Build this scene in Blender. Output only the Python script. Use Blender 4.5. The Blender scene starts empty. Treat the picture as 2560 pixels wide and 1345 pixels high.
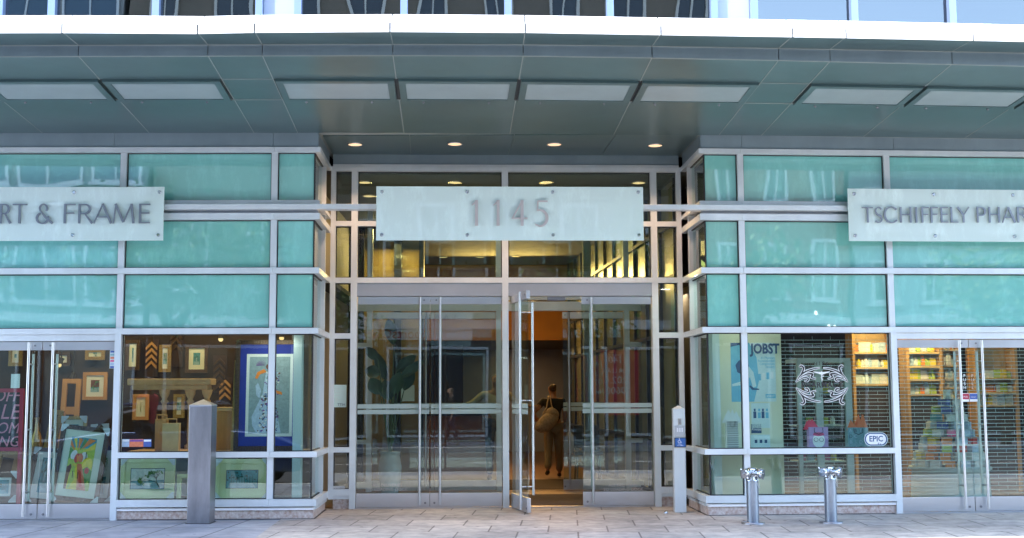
import bpy, bmesh, math, random
from mathutils import Vector
random.seed(7)
D = bpy.data
SC = bpy.context.scene
COL = SC.collection

# ------------------------------------------------------------------ camera
FPX, PITCH, ROLL, EYE = 3095.3, 0.1037, -0.0044, 1.38
cd = D.cameras.new('camera')
cam = D.objects.new('camera', cd); COL.objects.link(cam); SC.camera = cam
cd.sensor_width = 36; cd.lens = FPX / 2560 * 36
cd.clip_start = 0.1; cd.clip_end = 3000
fwd = Vector((0, math.cos(PITCH), math.sin(PITCH)))
upv = Vector((0, -math.sin(PITCH), math.cos(PITCH)))
rt = Vector((1, 0, 0))
RT = rt * math.cos(ROLL) + upv * math.sin(ROLL)
UP = -rt * math.sin(ROLL) + upv * math.cos(ROLL)
from mathutils import Matrix
m3 = Matrix((RT, UP, -fwd)).transposed()
cam.matrix_world = Matrix.Translation((0, 0, EYE)) @ m3.to_4x4()

# ------------------------------------------------------------------ world, sun, exposure
SUN_EL, SUN_AZ = math.radians(72), math.radians(180 + 56)     # azimuth clockwise from +Y
w = D.worlds.new('World'); SC.world = w; w.use_nodes = True
nt = w.node_tree
sky = nt.nodes.new('ShaderNodeTexSky'); sky.sky_type = 'NISHITA'; sky.sun_disc = False
sky.sun_elevation = SUN_EL; sky.sun_rotation = SUN_AZ
sky.air_density = 1.0; sky.dust_density = 1.2; sky.ozone_density = 0.5
bg = nt.nodes['Background']; bg.inputs['Strength'].default_value = 0.15
nt.links.new(sky.outputs[0], bg.inputs[0])
sd = D.lights.new('sun', 'SUN'); sd.energy = 2.0; sd.angle = math.radians(0.5); sd.color = (1.0, 0.95, 0.87)
sun = D.objects.new('sun', sd); COL.objects.link(sun)
sdir = Vector((math.sin(SUN_AZ) * math.cos(SUN_EL), math.cos(SUN_AZ) * math.cos(SUN_EL), math.sin(SUN_EL)))
sun.rotation_euler = sdir.to_track_quat('Z', 'Y').to_euler()
sun.location = sdir * 60
SC.view_settings.view_transform = 'Standard'; SC.view_settings.look = 'None'
SC.view_settings.gamma = 1; SC.view_settings.exposure = 3.2
SC.render.engine = 'CYCLES'
cy = SC.cycles
cy.use_denoising = True
cy.max_bounces = 10; cy.diffuse_bounces = 4; cy.glossy_bounces = 5; cy.transmission_bounces = 6
cy.transparent_max_bounces = 32; cy.caustics_reflective = False; cy.caustics_refractive = False
cy.sample_clamp_indirect = 6

# ------------------------------------------------------------------ materials
MATS = {}
def mat(name, base, rough=0.5, metal=0.0, noise=0.0, nscale=8.0, emit=None, estr=0.0, bump=0.0, bscale=60.0,
        spec=0.5, coat=0.0, stretch=None, base2=None, sheen=0.0):
    m = D.materials.new(name); m.use_nodes = True; MATS[name] = m
    t = m.node_tree; b = t.nodes['Principled BSDF']
    b.inputs['Base Color'].default_value = (*base, 1); b.inputs['Roughness'].default_value = rough
    b.inputs['Metallic'].default_value = metal; b.inputs['Specular IOR Level'].default_value = spec
    b.inputs['Coat Weight'].default_value = coat; b.inputs['Coat Roughness'].default_value = 0.04
    if emit:
        b.inputs['Emission Color'].default_value = (*emit, 1); b.inputs['Emission Strength'].default_value = estr
    if noise or bump or base2:
        tc = t.nodes.new('ShaderNodeTexCoord'); mp = t.nodes.new('ShaderNodeMapping')
        t.links.new(tc.outputs['Object'], mp.inputs[0])
        if stretch: mp.inputs['Scale'].default_value = stretch
    if noise or base2:
        n = t.nodes.new('ShaderNodeTexNoise'); n.inputs['Scale'].default_value = nscale
        n.inputs['Detail'].default_value = 6; n.inputs['Roughness'].default_value = 0.65
        t.links.new(mp.outputs[0], n.inputs['Vector'])
        mx = t.nodes.new('ShaderNodeMix'); mx.data_type = 'RGBA'
        cr = t.nodes.new('ShaderNodeValToRGB'); cr.color_ramp.elements[0].position = 0.3; cr.color_ramp.elements[1].position = 0.7
        t.links.new(n.outputs[0], cr.inputs[0])
        c2 = base2 if base2 else tuple(min(1, c * (1 + noise)) for c in base)
        c1 = base if base2 else tuple(c * (1 - noise) for c in base)
        mx.inputs['A'].default_value = (*c1, 1); mx.inputs['B'].default_value = (*c2, 1)
        t.links.new(cr.outputs[0], mx.inputs['Factor']); t.links.new(mx.outputs['Result'], b.inputs['Base Color'])
        mr = t.nodes.new('ShaderNodeMapRange'); mr.inputs['To Min'].default_value = rough * 0.85
        mr.inputs['To Max'].default_value = min(1, rough * 1.2)
        t.links.new(n.outputs[0], mr.inputs[0]); t.links.new(mr.outputs[0], b.inputs['Roughness'])
    if bump:
        n2 = t.nodes.new('ShaderNodeTexNoise'); n2.inputs['Scale'].default_value = bscale; n2.inputs['Detail'].default_value = 4
        t.links.new(mp.outputs[0], n2.inputs['Vector'])
        bp = t.nodes.new('ShaderNodeBump'); bp.inputs['Strength'].default_value = bump; bp.inputs['Distance'].default_value = 0.02
        t.links.new(n2.outputs[0], bp.inputs['Height']); t.links.new(bp.outputs[0], b.inputs['Normal'])
    return m

def glass(name, tint, ior=2.0, wav=0.0, wscale=0.8, haze=0.0, hazecol=(0.7, 0.8, 0.8)):
    """thin glazing: tinted clear glass under a sharp fresnel reflection, slightly wavy"""
    m = D.materials.new(name); m.use_nodes = True; MATS[name] = m
    t = m.node_tree; t.nodes.clear()
    out = t.nodes.new('ShaderNodeOutputMaterial')
    tr = t.nodes.new('ShaderNodeBsdfTransparent'); tr.inputs[0].default_value = (*tint, 1)
    gl = t.nodes.new('ShaderNodeBsdfGlossy'); gl.inputs['Roughness'].default_value = 0.0
    gl.inputs[0].default_value = (0.95, 1, 1, 1)
    fr = t.nodes.new('ShaderNodeFresnel'); fr.inputs[0].default_value = ior
    geo = t.nodes.new('ShaderNodeNewGeometry')
    inv = t.nodes.new('ShaderNodeMath'); inv.operation = 'SUBTRACT'; inv.inputs[0].default_value = 1
    t.links.new(geo.outputs['Backfacing'], inv.inputs[1])
    mu = t.nodes.new('ShaderNodeMath'); mu.operation = 'MULTIPLY'
    t.links.new(fr.outputs[0], mu.inputs[0]); t.links.new(inv.outputs[0], mu.inputs[1])
    mx = t.nodes.new('ShaderNodeMixShader')
    t.links.new(mu.outputs[0], mx.inputs[0]); t.links.new(tr.outputs[0], mx.inputs[1]); t.links.new(gl.outputs[0], mx.inputs[2])
    last = mx
    if haze:
        df = t.nodes.new('ShaderNodeBsdfDiffuse'); df.inputs[0].default_value = (*hazecol, 1)
        m2 = t.nodes.new('ShaderNodeMixShader'); m2.inputs[0].default_value = haze
        t.links.new(mx.outputs[0], m2.inputs[1]); t.links.new(df.outputs[0], m2.inputs[2]); last = m2
    if wav:
        tc = t.nodes.new('ShaderNodeTexCoord'); n = t.nodes.new('ShaderNodeTexNoise')
        n.inputs['Scale'].default_value = wscale; n.inputs['Detail'].default_value = 1
        t.links.new(tc.outputs['Object'], n.inputs['Vector'])
        bp = t.nodes.new('ShaderNodeBump'); bp.inputs['Strength'].default_value = 1; bp.inputs['Distance'].default_value = wav
        t.links.new(n.outputs[0], bp.inputs['Height']); t.links.new(bp.outputs[0], gl.inputs['Normal']); t.links.new(bp.outputs[0], fr.inputs['Normal'])
    t.links.new(last.outputs[0], out.inputs[0])
    return m

def spandrel_mat(name, base, ior=2.15, wav=0.006, rough=0.02, vary=False):
    m = mat(name, base, rough=0.6)
    t = m.node_tree; b = t.nodes['Principled BSDF']
    b.inputs['Coat Weight'].default_value = 1; b.inputs['Coat Roughness'].default_value = rough; b.inputs['Coat IOR'].default_value = ior
    b.inputs['Specular IOR Level'].default_value = 0.1
    tc = t.nodes.new('ShaderNodeTexCoord')
    n = t.nodes.new('ShaderNodeTexNoise'); n.inputs['Scale'].default_value = 0.7; n.inputs['Detail'].default_value = 1
    t.links.new(tc.outputs['Object'], n.inputs['Vector'])
    bp = t.nodes.new('ShaderNodeBump'); bp.inputs['Strength'].default_value = 1; bp.inputs['Distance'].default_value = wav
    t.links.new(n.outputs[0], bp.inputs['Height']); t.links.new(bp.outputs[0], b.inputs['Coat Normal'])
    # faint smears and dried rain on the glass
    n3 = t.nodes.new('ShaderNodeTexNoise'); n3.inputs['Scale'].default_value = 5; n3.inputs['Detail'].default_value = 8; n3.inputs['Roughness'].default_value = .75
    mp = t.nodes.new('ShaderNodeMapping'); mp.inputs['Scale'].default_value = (1, 1, .35)
    t.links.new(tc.outputs['Object'], mp.inputs[0]); t.links.new(mp.outputs[0], n3.inputs['Vector'])
    cr = t.nodes.new('ShaderNodeValToRGB'); cr.color_ramp.elements[0].position = .5; cr.color_ramp.elements[1].position = .8
    cr.color_ramp.elements[0].color = (*base, 1); cr.color_ramp.elements[1].color = (*[min(1, c * 1.22 + .03) for c in base], 1)
    t.links.new(n3.outputs[0], cr.inputs[0]); t.links.new(cr.outputs[0], b.inputs['Base Color'])
    if vary:                                   # each pane came out of the furnace slightly different
        oi = t.nodes.new('ShaderNodeObjectInfo'); hs = t.nodes.new('ShaderNodeHueSaturation')
        m1 = t.nodes.new('ShaderNodeMapRange'); m1.inputs['To Min'].default_value = .88; m1.inputs['To Max'].default_value = 1.08
        m2_ = t.nodes.new('ShaderNodeMapRange'); m2_.inputs['To Min'].default_value = .49; m2_.inputs['To Max'].default_value = .512
        t.links.new(oi.outputs['Random'], m1.inputs[0]); t.links.new(oi.outputs['Random'], m2_.inputs[0])
        t.links.new(m1.outputs[0], hs.inputs['Value']); t.links.new(m2_.outputs[0], hs.inputs['Hue']); t.links.new(cr.outputs[0], hs.inputs['Color']); t.links.new(hs.outputs[0], b.inputs['Base Color'])
    return m

mat('alu', (0.67, 0.72, 0.75), 0.38, 0.35, noise=0.09, nscale=2.2, stretch=(1, 1, .5))
mat('alu_dark', (0.44, 0.47, 0.52), 0.34, 0.7, noise=0.05, nscale=3)
mat('steel', (0.58, 0.59, 0.62), 0.30, 0.85, noise=0.06, nscale=4, stretch=(0.3, 1, 1))
mat('steel_post', (0.27, 0.275, 0.30), 0.34, 0.8, noise=0.22, nscale=7, stretch=(1, 1, 0.22), bump=0.08, bscale=40)
mat('chrome', (0.58, 0.61, 0.65), 0.12, 1.0, noise=0.05, nscale=20)
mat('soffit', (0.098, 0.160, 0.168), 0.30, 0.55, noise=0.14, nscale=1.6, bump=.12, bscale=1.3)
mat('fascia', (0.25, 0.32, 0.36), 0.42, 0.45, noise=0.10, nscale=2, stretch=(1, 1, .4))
mat('white_fascia', (0.86, 0.86, 0.87), 0.4, 0.0, noise=0.02, nscale=2)
mat('seam', (0.30, 0.33, 0.32), 0.5, 0.2)
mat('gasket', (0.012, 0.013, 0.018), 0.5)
mat('opal', (0.24, 0.30, 0.32), 0.35, 0.0, noise=0.09, nscale=3)
spandrel_mat('teal_glass', (0.20, 0.545, 0.505), vary=True)
glass('clear_glass', (0.80, 0.88, 0.86), 1.7, wav=0.003)
glass('door_glass', (0.82, 0.90, 0.88), 1.8, wav=0.001)
glass('upper_glass', (0.25, 0.28, 0.30), 2.2, wav=0.004, wscale=1.1)
glass('frost_band', (0.75, 0.85, 0.83), 1.6, haze=0.55, hazecol=(0.55, 0.68, 0.68))
spandrel_mat('sign_glass', (0.60, 0.74, 0.73), ior=1.7, wav=0.004)
mat('letter_steel', (0.50, 0.46, 0.465), 0.4, 0.25)
mat('letter_dark', (0.25, 0.27, 0.31), 0.3, 0.7)
mat('granite', (0.36, 0.22, 0.17), 0.45, 0, base2=(0.66, 0.60, 0.56), nscale=24, bump=0.04, bscale=80)
mat('lens_warm', (1, 0.7, 0.45), 0.4, emit=(1.0, 0.62, 0.36), estr=.13)
mat('lens_pale', (1, 0.8, 0.5), 0.4, emit=(1.0, 0.66, 0.28), estr=.14)
mat('black', (0.02, 0.02, 0.024), 0.5)
mat('paper', (0.75, 0.78, 0.74), 0.7)
mat('white', (0.8, 0.8, 0.8), 0.5)
mat('ink', (0.05, 0.07, 0.10), 0.6)

def brick_mat(name, c1, c2, mortar, bw, bh, ms=0.006, off=0.0, rough=0.7, stain=0.35, rot=0.0, shift=(0, 0, 0), nsc=3.0):
    m = D.materials.new(name); m.use_nodes = True; MATS[name] = m
    t = m.node_tree; b = t.nodes['Principled BSDF']
    tc = t.nodes.new('ShaderNodeTexCoord'); mp = t.nodes.new('ShaderNodeMapping')
    mp.inputs['Rotation'].default_value = (0, 0, rot); mp.inputs['Location'].default_value = shift
    t.links.new(tc.outputs['Object'], mp.inputs[0])
    br = t.nodes.new('ShaderNodeTexBrick'); br.offset = off; br.squash = 1
    br.inputs['Scale'].default_value = 1; br.inputs['Brick Width'].default_value = bw; br.inputs['Row Height'].default_value = bh
    br.inputs['Mortar Size'].default_value = ms; br.inputs['Mortar Smooth'].default_value = 0.3; br.inputs['Bias'].default_value = 0
    br.inputs['Color1'].default_value = (*c1, 1); br.inputs['Color2'].default_value = (*c2, 1); br.inputs['Mortar'].default_value = (*mortar, 1)
    t.links.new(mp.outputs[0], br.inputs[0])
    n = t.nodes.new('ShaderNodeTexNoise'); n.inputs['Scale'].default_value = nsc; n.inputs['Detail'].default_value = 9; n.inputs['Roughness'].default_value = 0.7
    t.links.new(mp.outputs[0], n.inputs['Vector'])
    cr = t.nodes.new('ShaderNodeValToRGB'); cr.color_ramp.elements[0].position = 0.32; cr.color_ramp.elements[1].position = 0.66
    cr.color_ramp.elements[0].color = (1 - stain, 1 - stain * .95, 1 - stain * .9, 1); cr.color_ramp.elements[1].color = (1.1, 1.1, 1.1, 1)
    t.links.new(n.outputs[0], cr.inputs[0])
    nl = t.nodes.new('ShaderNodeTexNoise'); nl.inputs['Scale'].default_value = 0.9; nl.inputs['Detail'].default_value = 5; t.links.new(mp.outputs[0], nl.inputs['Vector'])
    cl = t.nodes.new('ShaderNodeValToRGB'); cl.color_ramp.elements[0].position = .38; cl.color_ramp.elements[1].position = .62
    cl.color_ramp.elements[0].color = (.74, .74, .76, 1); cl.color_ramp.elements[1].color = (1.06, 1.05, 1.03, 1); t.links.new(nl.outputs[0], cl.inputs[0])
    # small dark spots (old gum)
    vo = t.nodes.new('ShaderNodeTexVoronoi'); vo.inputs['Scale'].default_value = 3.3; vo.inputs['Randomness'].default_value = 1
    t.links.new(mp.outputs[0], vo.inputs['Vector'])
    sp = t.nodes.new('ShaderNodeValToRGB'); sp.color_ramp.elements[0].position = 0.055; sp.color_ramp.elements[1].position = 0.085
    sp.color_ramp.elements[0].color = (0.30, 0.30, 0.32, 1); sp.color_ramp.elements[1].color = (1, 1, 1, 1)
    t.links.new(vo.outputs['Distance'], sp.inputs[0])
    mx = t.nodes.new('ShaderNodeMix'); mx.data_type = 'RGBA'; mx.blend_type = 'MULTIPLY'; mx.inputs['Factor'].default_value = 1
    t.links.new(br.outputs[0], mx.inputs['A']); t.links.new(cr.outputs[0], mx.inputs['B'])
    m2 = t.nodes.new('ShaderNodeMix'); m2.data_type = 'RGBA'; m2.blend_type = 'MULTIPLY'; m2.inputs['Factor'].default_value = 1
    t.links.new(mx.outputs['Result'], m2.inputs['A']); t.links.new(sp.outputs[0], m2.inputs['B'])
    m4 = t.nodes.new('ShaderNodeMix'); m4.data_type = 'RGBA'; m4.blend_type = 'MULTIPLY'; m4.inputs['Factor'].default_value = 1
    t.links.new(m2.outputs['Result'], m4.inputs['A']); t.links.new(cl.outputs[0], m4.inputs['B']); t.links.new(m4.outputs['Result'], b.inputs['Base Color'])
    b.inputs['Roughness'].default_value = rough
    bp = t.nodes.new('ShaderNodeBump'); bp.inputs['Strength'].default_value = 0.5; bp.inputs['Distance'].default_value = 0.004; bp.invert = True
    t.links.new(br.outputs['Fac'], bp.inputs['Height']); t.links.new(bp.outputs[0], b.inputs['Normal'])
    return m

# ------------------------------------------------------------------ helpers
class Frame:
    """a vertical plane: u runs along it, w out of it, z up"""
    def __init__(s, ox, oy, dx, dy):
        l = math.hypot(dx, dy); s.o = Vector((ox, oy, 0)); s.d = Vector((dx / l, dy / l, 0)); s.n = Vector((dy / l, -dx / l, 0))
    def pt(s, u, w, z): return s.o + s.d * u + s.n * w + Vector((0, 0, z))
    def off(s, w): f = Frame(s.o.x, s.o.y, s.d.x, s.d.y); f.o = s.o + s.n * w; return f
WF = Frame(0, 0, 1, 0)          # world: u = x, w = -y
LF = Frame(0, 14.498, 1, 0.0158)
CF = Frame(0, 15.796, 1, 0.0419)
RF = Frame(0, 14.481, 1, 0.073)
def ray(x, y): return fwd * FPX + RT * (x - 1280) - UP * (y - 672.5)
def at(F, x, y, w=0.0):
    """real position (u, z) on plane F, w in front of it, of a point measured in the survey photograph"""
    v = ray(x, y); e = Vector((0, 0, EYE)); p0 = F.o + F.n * w
    t = (p0 - e).dot(F.n) / v.dot(F.n); p = e + v * t
    return (p - F.o).dot(F.d), p.z
def on_z(x, y, z):
    v = ray(x, y); return Vector((0, 0, EYE)) + v * ((z - EYE) / v.z)

class MB:
    def __init__(s): s.v = []; s.f = []; s.mi = []; s.sm = []
    def add(s, vs, fs, mi=0, sm=False):
        o = len(s.v); s.v += [Vector(p) for p in vs]
        for f in fs: s.f.append([i + o for i in f]); s.mi.append(mi); s.sm.append(sm)
        return s
    def box(s, F, u0, u1, w0, w1, z0, z1, mi=0):
        p = [F.pt(u, w, z) for z in (z0, z1) for (u, w) in ((u0, w0), (u1, w0), (u1, w1), (u0, w1))]
        return s.add(p, [(0, 3, 2, 1), (4, 5, 6, 7), (0, 1, 5, 4), (1, 2, 6, 5), (2, 3, 7, 6), (3, 0, 4, 7)], mi)
    def hexa(s, p, mi=0): return s.add(p, [(0, 3, 2, 1), (4, 5, 6, 7), (0, 1, 5, 4), (1, 2, 6, 5), (2, 3, 7, 6), (3, 0, 4, 7)], mi)
    def prism(s, F, poly, w0, w1, mi=0):
        n = len(poly); p = [F.pt(u, w, z) for w in (w0, w1) for (u, z) in poly]
        return s.add(p, [tuple(range(n)), tuple(range(2 * n - 1, n - 1, -1))] + [(i, (i + 1) % n, n + (i + 1) % n, n + i) for i in range(n)], mi)
    def tube(s, pts, r, n=12, mi=0, caps=True):
        pts = [Vector(p) for p in pts]; rs = r if isinstance(r, (list, tuple)) else [r] * len(pts)
        o = []; prev = None
        for i, p in enumerate(pts):
            d = (pts[min(i + 1, len(pts) - 1)] - pts[max(i - 1, 0)]).normalized()
            if prev is None:
                a = d.orthogonal().normalized()
            else:
                a = (prev - d * prev.dot(d)).normalized()
            prev = a; b = d.cross(a)
            o += [p + (a * math.cos(2 * math.pi * k / n) + b * math.sin(2 * math.pi * k / n)) * rs[i] for k in range(n)]
        fs = [(i * n + k, i * n + (k + 1) % n, (i + 1) * n + (k + 1) % n, (i + 1) * n + k) for i in range(len(pts) - 1) for k in range(n)]
        s.add(o, fs, mi, True)
        if caps:
            s.add(o[:n], [tuple(range(n - 1, -1, -1))], mi); s.add(o[-n:], [tuple(range(n))], mi)
        return s
    def ball(s, c, rx, ry, rz, n=12, k=8, mi=0):
        c = Vector(c); o = [c + Vector((rx * math.sin(math.pi * j / k) * math.cos(2 * math.pi * i / n), ry * math.sin(math.pi * j / k) * math.sin(2 * math.pi * i / n), rz * math.cos(math.pi * j / k))) for j in range(k + 1) for i in range(n)]
        fs = [(j * n + i, j * n + (i + 1) % n, (j + 1) * n + (i + 1) % n, (j + 1) * n + i) for j in range(k) for i in range(n)]
        return s.add(o, fs, mi, True)
    def stroke(s, F, pts, ws, w0, w1, mi=0):
        """flat pen stroke through (u, z) points with pen widths ws"""
        n = len(pts)
        if not isinstance(ws, (list, tuple)): ws = [ws] * n
        L = []; R = []
        for i in range(n):
            a = pts[max(i - 1, 0)]; b = pts[min(i + 1, n - 1)]
            dx, dz = b[0] - a[0], b[1] - a[1]; l = math.hypot(dx, dz) or 1
            L.append((pts[i][0] - dz / l * ws[i] / 2, pts[i][1] + dx / l * ws[i] / 2)); R.append((pts[i][0] + dz / l * ws[i] / 2, pts[i][1] - dx / l * ws[i] / 2))
        v = [F.pt(p[0], w, p[1]) for w in (w0, w1) for p in L + R]; o = 2 * n; fs = []
        for i in range(n - 1):
            fs += [(i, i + 1, n + i + 1, n + i), (o + i, o + n + i, o + n + i + 1, o + i + 1), (i, o + i, o + i + 1, i + 1), (n + i, n + i + 1, o + n + i + 1, o + n + i)]
        fs += [(0, n, o + n, o), (n - 1, o + n - 1, o + 2 * n - 1, 2 * n - 1)]
        return s.add(v, fs, mi)
    def build(s, name, mats, parent=None, label=None, cat=None, group=None, kind=None, bevel=0.0):
        if not isinstance(mats, (list, tuple)): mats = [mats]
        if parent is not None: off = ROOT[parent.name]
        else:
            xs = [p.x for p in s.v]; ys = [p.y for p in s.v]; zs = [p.z for p in s.v]
            off = Vector(((min(xs) + max(xs)) / 2, (min(ys) + max(ys)) / 2, min(zs)))
        me = D.meshes.new(name); me.from_pydata([p - off for p in s.v], [], s.f)
        for m in mats: me.materials.append(MATS[m] if isinstance(m, str) else m)
        me.polygons.foreach_set('material_index', s.mi); me.polygons.foreach_set('use_smooth', s.sm)
        bm = bmesh.new(); bm.from_mesh(me); bmesh.ops.recalc_face_normals(bm, faces=bm.faces); bm.to_mesh(me); bm.free()
        o = D.objects.new(name, me); COL.objects.link(o)
        if parent is not None: o.parent = parent
        else: o.location = off
        ROOT[o.name] = off
        if bevel:
            bv = o.modifiers.new('bevel', 'BEVEL'); bv.width = bevel; bv.segments = 2; bv.limit_method = 'ANGLE'
        return props(o, label, cat, group, kind)
ROOT = {}
def props(o, label=None, cat=None, group=None, kind=None):
    if label: o['label'] = label
    if cat: o['category'] = cat
    if group: o['group'] = group
    if kind: o['kind'] = kind
    return o
def thing(name, loc, label, cat, group=None):
    o = D.objects.new(name, None); COL.objects.link(o); o.location = loc; o.empty_display_size = 0.2
    ROOT[o.name] = Vector(loc); return props(o, label, cat, group)
def text(F, s, u, z, w, size, m, name, parent, align='LEFT', mirror=False, ext=0.001, sx=1.0, shear=0.0, space=1.0, bold=0.0, **kw):
    c = D.curves.new(name, 'FONT'); c.offset = bold; c.body = s; c.size = size; c.align_x = align; c.extrude = ext; c.shear = shear; c.space_character = space
    c.resolution_u = 3
    o = D.objects.new(name, c); COL.objects.link(o)
    dg = bpy.context.evaluated_depsgraph_get(); dg.update()
    me = D.meshes.new_from_object(o.evaluated_get(dg)); D.objects.remove(o)
    k = -sx if mirror else sx
    b = MB(); b.add([F.pt(u + v.co.x * k, w + v.co.z, z + v.co.y) for v in me.vertices], [tuple(p.vertices) for p in me.polygons])
    D.meshes.remove(me)
    return b.build(name, m, parent, **kw)
def copy_tree(o, loc, label=None):
    c = o.copy(); COL.objects.link(c); c.location = loc; ROOT[c.name] = Vector(loc)
    if label: c['label'] = label
    for ch in [x for x in D.objects if x.parent == o]:
        d = ch.copy(); COL.objects.link(d); d.parent = c
        for g in [x for x in D.objects if x.parent == ch]:
            e = g.copy(); COL.objects.link(e); e.parent = d
    return c

# ================================================================== GROUND
brick_mat('concrete_slabs', (0.29, 0.31, 0.36), (0.33, 0.35, 0.385), (0.07, 0.07, 0.08), 0.645, 1.27, 0.010, 0.0, stain=0.42, rot=0.066, shift=(4.95, -0.62, 0))
brick_mat('stone_tiles', (0.385, 0.358, 0.322), (0.51, 0.478, 0.437), (0.17, 0.155, 0.145), 0.62, 0.62, 0.010, 0.5, stain=0.45, rot=0.045, nsc=6)
mat('asphalt', (0.055, 0.056, 0.06), 0.85, noise=0.25, nscale=30, bump=0.3, bscale=90)
mat('kerb', (0.40, 0.39, 0.37), 0.8, noise=0.15, nscale=12)
mat('road_paint', (0.75, 0.75, 0.72), 0.7, noise=0.1, nscale=10)
mat('far_ground', (0.20, 0.20, 0.19), 0.9, noise=0.2, nscale=0.2)
b = MB(); b.box(WF, -300, 300, -300, 300, -0.6, -0.36); b.build('ground', 'far_ground', kind='structure')
b = MB(); b.box(WF, -60, 60, -8.2, 3.2, -0.35, -0.14); b.build('road', 'asphalt', kind='structure')
b = MB()
for i in range(-12, 12): b.box(WF, i * 4, i * 4 + 2, -2.55, -2.43, -0.138, -0.134)
b.build('road_markings', 'road_paint', kind='structure')
b = MB(); b.box(WF, -60, 60, -8.45, -8.2, -0.35, 0.002); b.box(WF, -60, 60, 3.2, 3.45, -0.35, 0.002); b.build('kerb', 'kerb', kind='structure')
b = MB(); b.box(WF, -60, 60, -40, -8.45, -0.35, 0.0); b.build('pavement', 'concrete_slabs', kind='structure')
b = MB(); b.box(WF, -60, 60, 3.45, 40, -0.35, 0.0); b.build('far_pavement', 'concrete_slabs', kind='structure')
# stone tile apron in front of the entrance and the pharmacy
b = MB(); p = [(-2.38, 9.2), (40, 9.2), (40, 40), (-4.1, 40)]
b.add([Vector((x, y, z)) for z in (-0.02, 0.004) for (x, y) in p], [(0, 3, 2, 1), (4, 5, 6, 7), (0, 1, 5, 4), (1, 2, 6, 5), (2, 3, 7, 6), (3, 0, 4, 7)])
b.build('tile_paving', 'stone_tiles', kind='structure')

# ================================================================== THE BUILDING
bld = thing('office_building', (0, 15.5, 0), 'modern office building with teal glass bands, recessed glass entrance and a long metal canopy', 'building')
def part(b, name, m, parent=None, **k): return b.build(name, m, parent or bld, **k)

# measured levels (metres above the pavement)
zl = lambda y: at(LF, 400, y)[1]
BT, BB = 4.352, 4.292            # top band
Z = {k: zl(y) for k, y in dict(a0=500.5, a1=511, s0=513, s1=525.6, r0=533, r1=549, B0=669.5, B1=684, C0=820.7, C1=835.3, D0=1131, D1=1145, e0=1250, e1=1268, g=1273).items()}
SOF = 4.515
uL = at(LF, 795, 900)[0]; uLm = at(LF, 678.8, 839)[0]; uLd = at(LF, 294.6, 845)[0]
uR = at(RF, 1757.5, 900)[0]; uRm = at(RF, 1863, 855)[0]; uRd = at(RF, 2234.4, 835)[0]
uLd2 = at(LF, -105, 845)[0]; uRd2 = at(RF, 2640, 835)[0]
UL0, UR1 = -9.5, 9.5             # outer ends of the wings
MW = 0.036                       # half mullion
cornL = LF.pt(uL, 0, 0); cornR = RF.pt(uR, 0, 0)
# return walls run square to the recessed wall
RLF = Frame(cornL.x, cornL.y, -CF.d.y, CF.d.x)
lenL = (CF.o - cornL).dot(-CF.n) ; lenR = (CF.o - cornR).dot(-CF.n)
inR = cornR + Vector((-CF.d.y, CF.d.x, 0)) * lenR
RRF = Frame(inR.x, inR.y, CF.d.y, -CF.d.x)
uCl = (cornL - CF.o).dot(CF.d); uCr = (cornR - CF.o).dot(CF.d)
GW = -0.078                      # glass plane behind rail face

def gasket(b, F, u0, u1, w, z0, z1, t=0.012, d=0.012):
    b.box(F, u0, u1, w, w + d, z1 - t, z1); b.box(F, u0, u1, w, w + d, z0, z0 + t)
    b.box(F, u0, u0 + t, w, w + d, z0 + t, z1 - t); b.box(F, u1 - t, u1, w, w + d, z0 + t, z1 - t)
def pane(F, u0, u1, z0, z1, m, name, w=GW, t=0.012, par=None):
    b = MB(); b.box(F, u0, u1, w - t, w, z0, z1); p = part(b, name, m, par)
    g = MB(); gasket(g, F, u0, u1, w + 0.001, z0, z1); g.build('gasket', 'gasket', p); return p
def rail(F, u0, u1, z0, z1, w0=-0.12, w1=0.0, m='alu', name='rail', joints=()):
    b = MB(); us = [u0] + [j for j in joints if u0 < j < u1] + [u1]
    for a, c in zip(us[:-1], us[1:]): b.box(F, a + (0.0015 if a != u0 else 0), c - (0.0015 if c != u1 else 0), w0, w1, z0, z1)
    return part(b, name, m)

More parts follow.
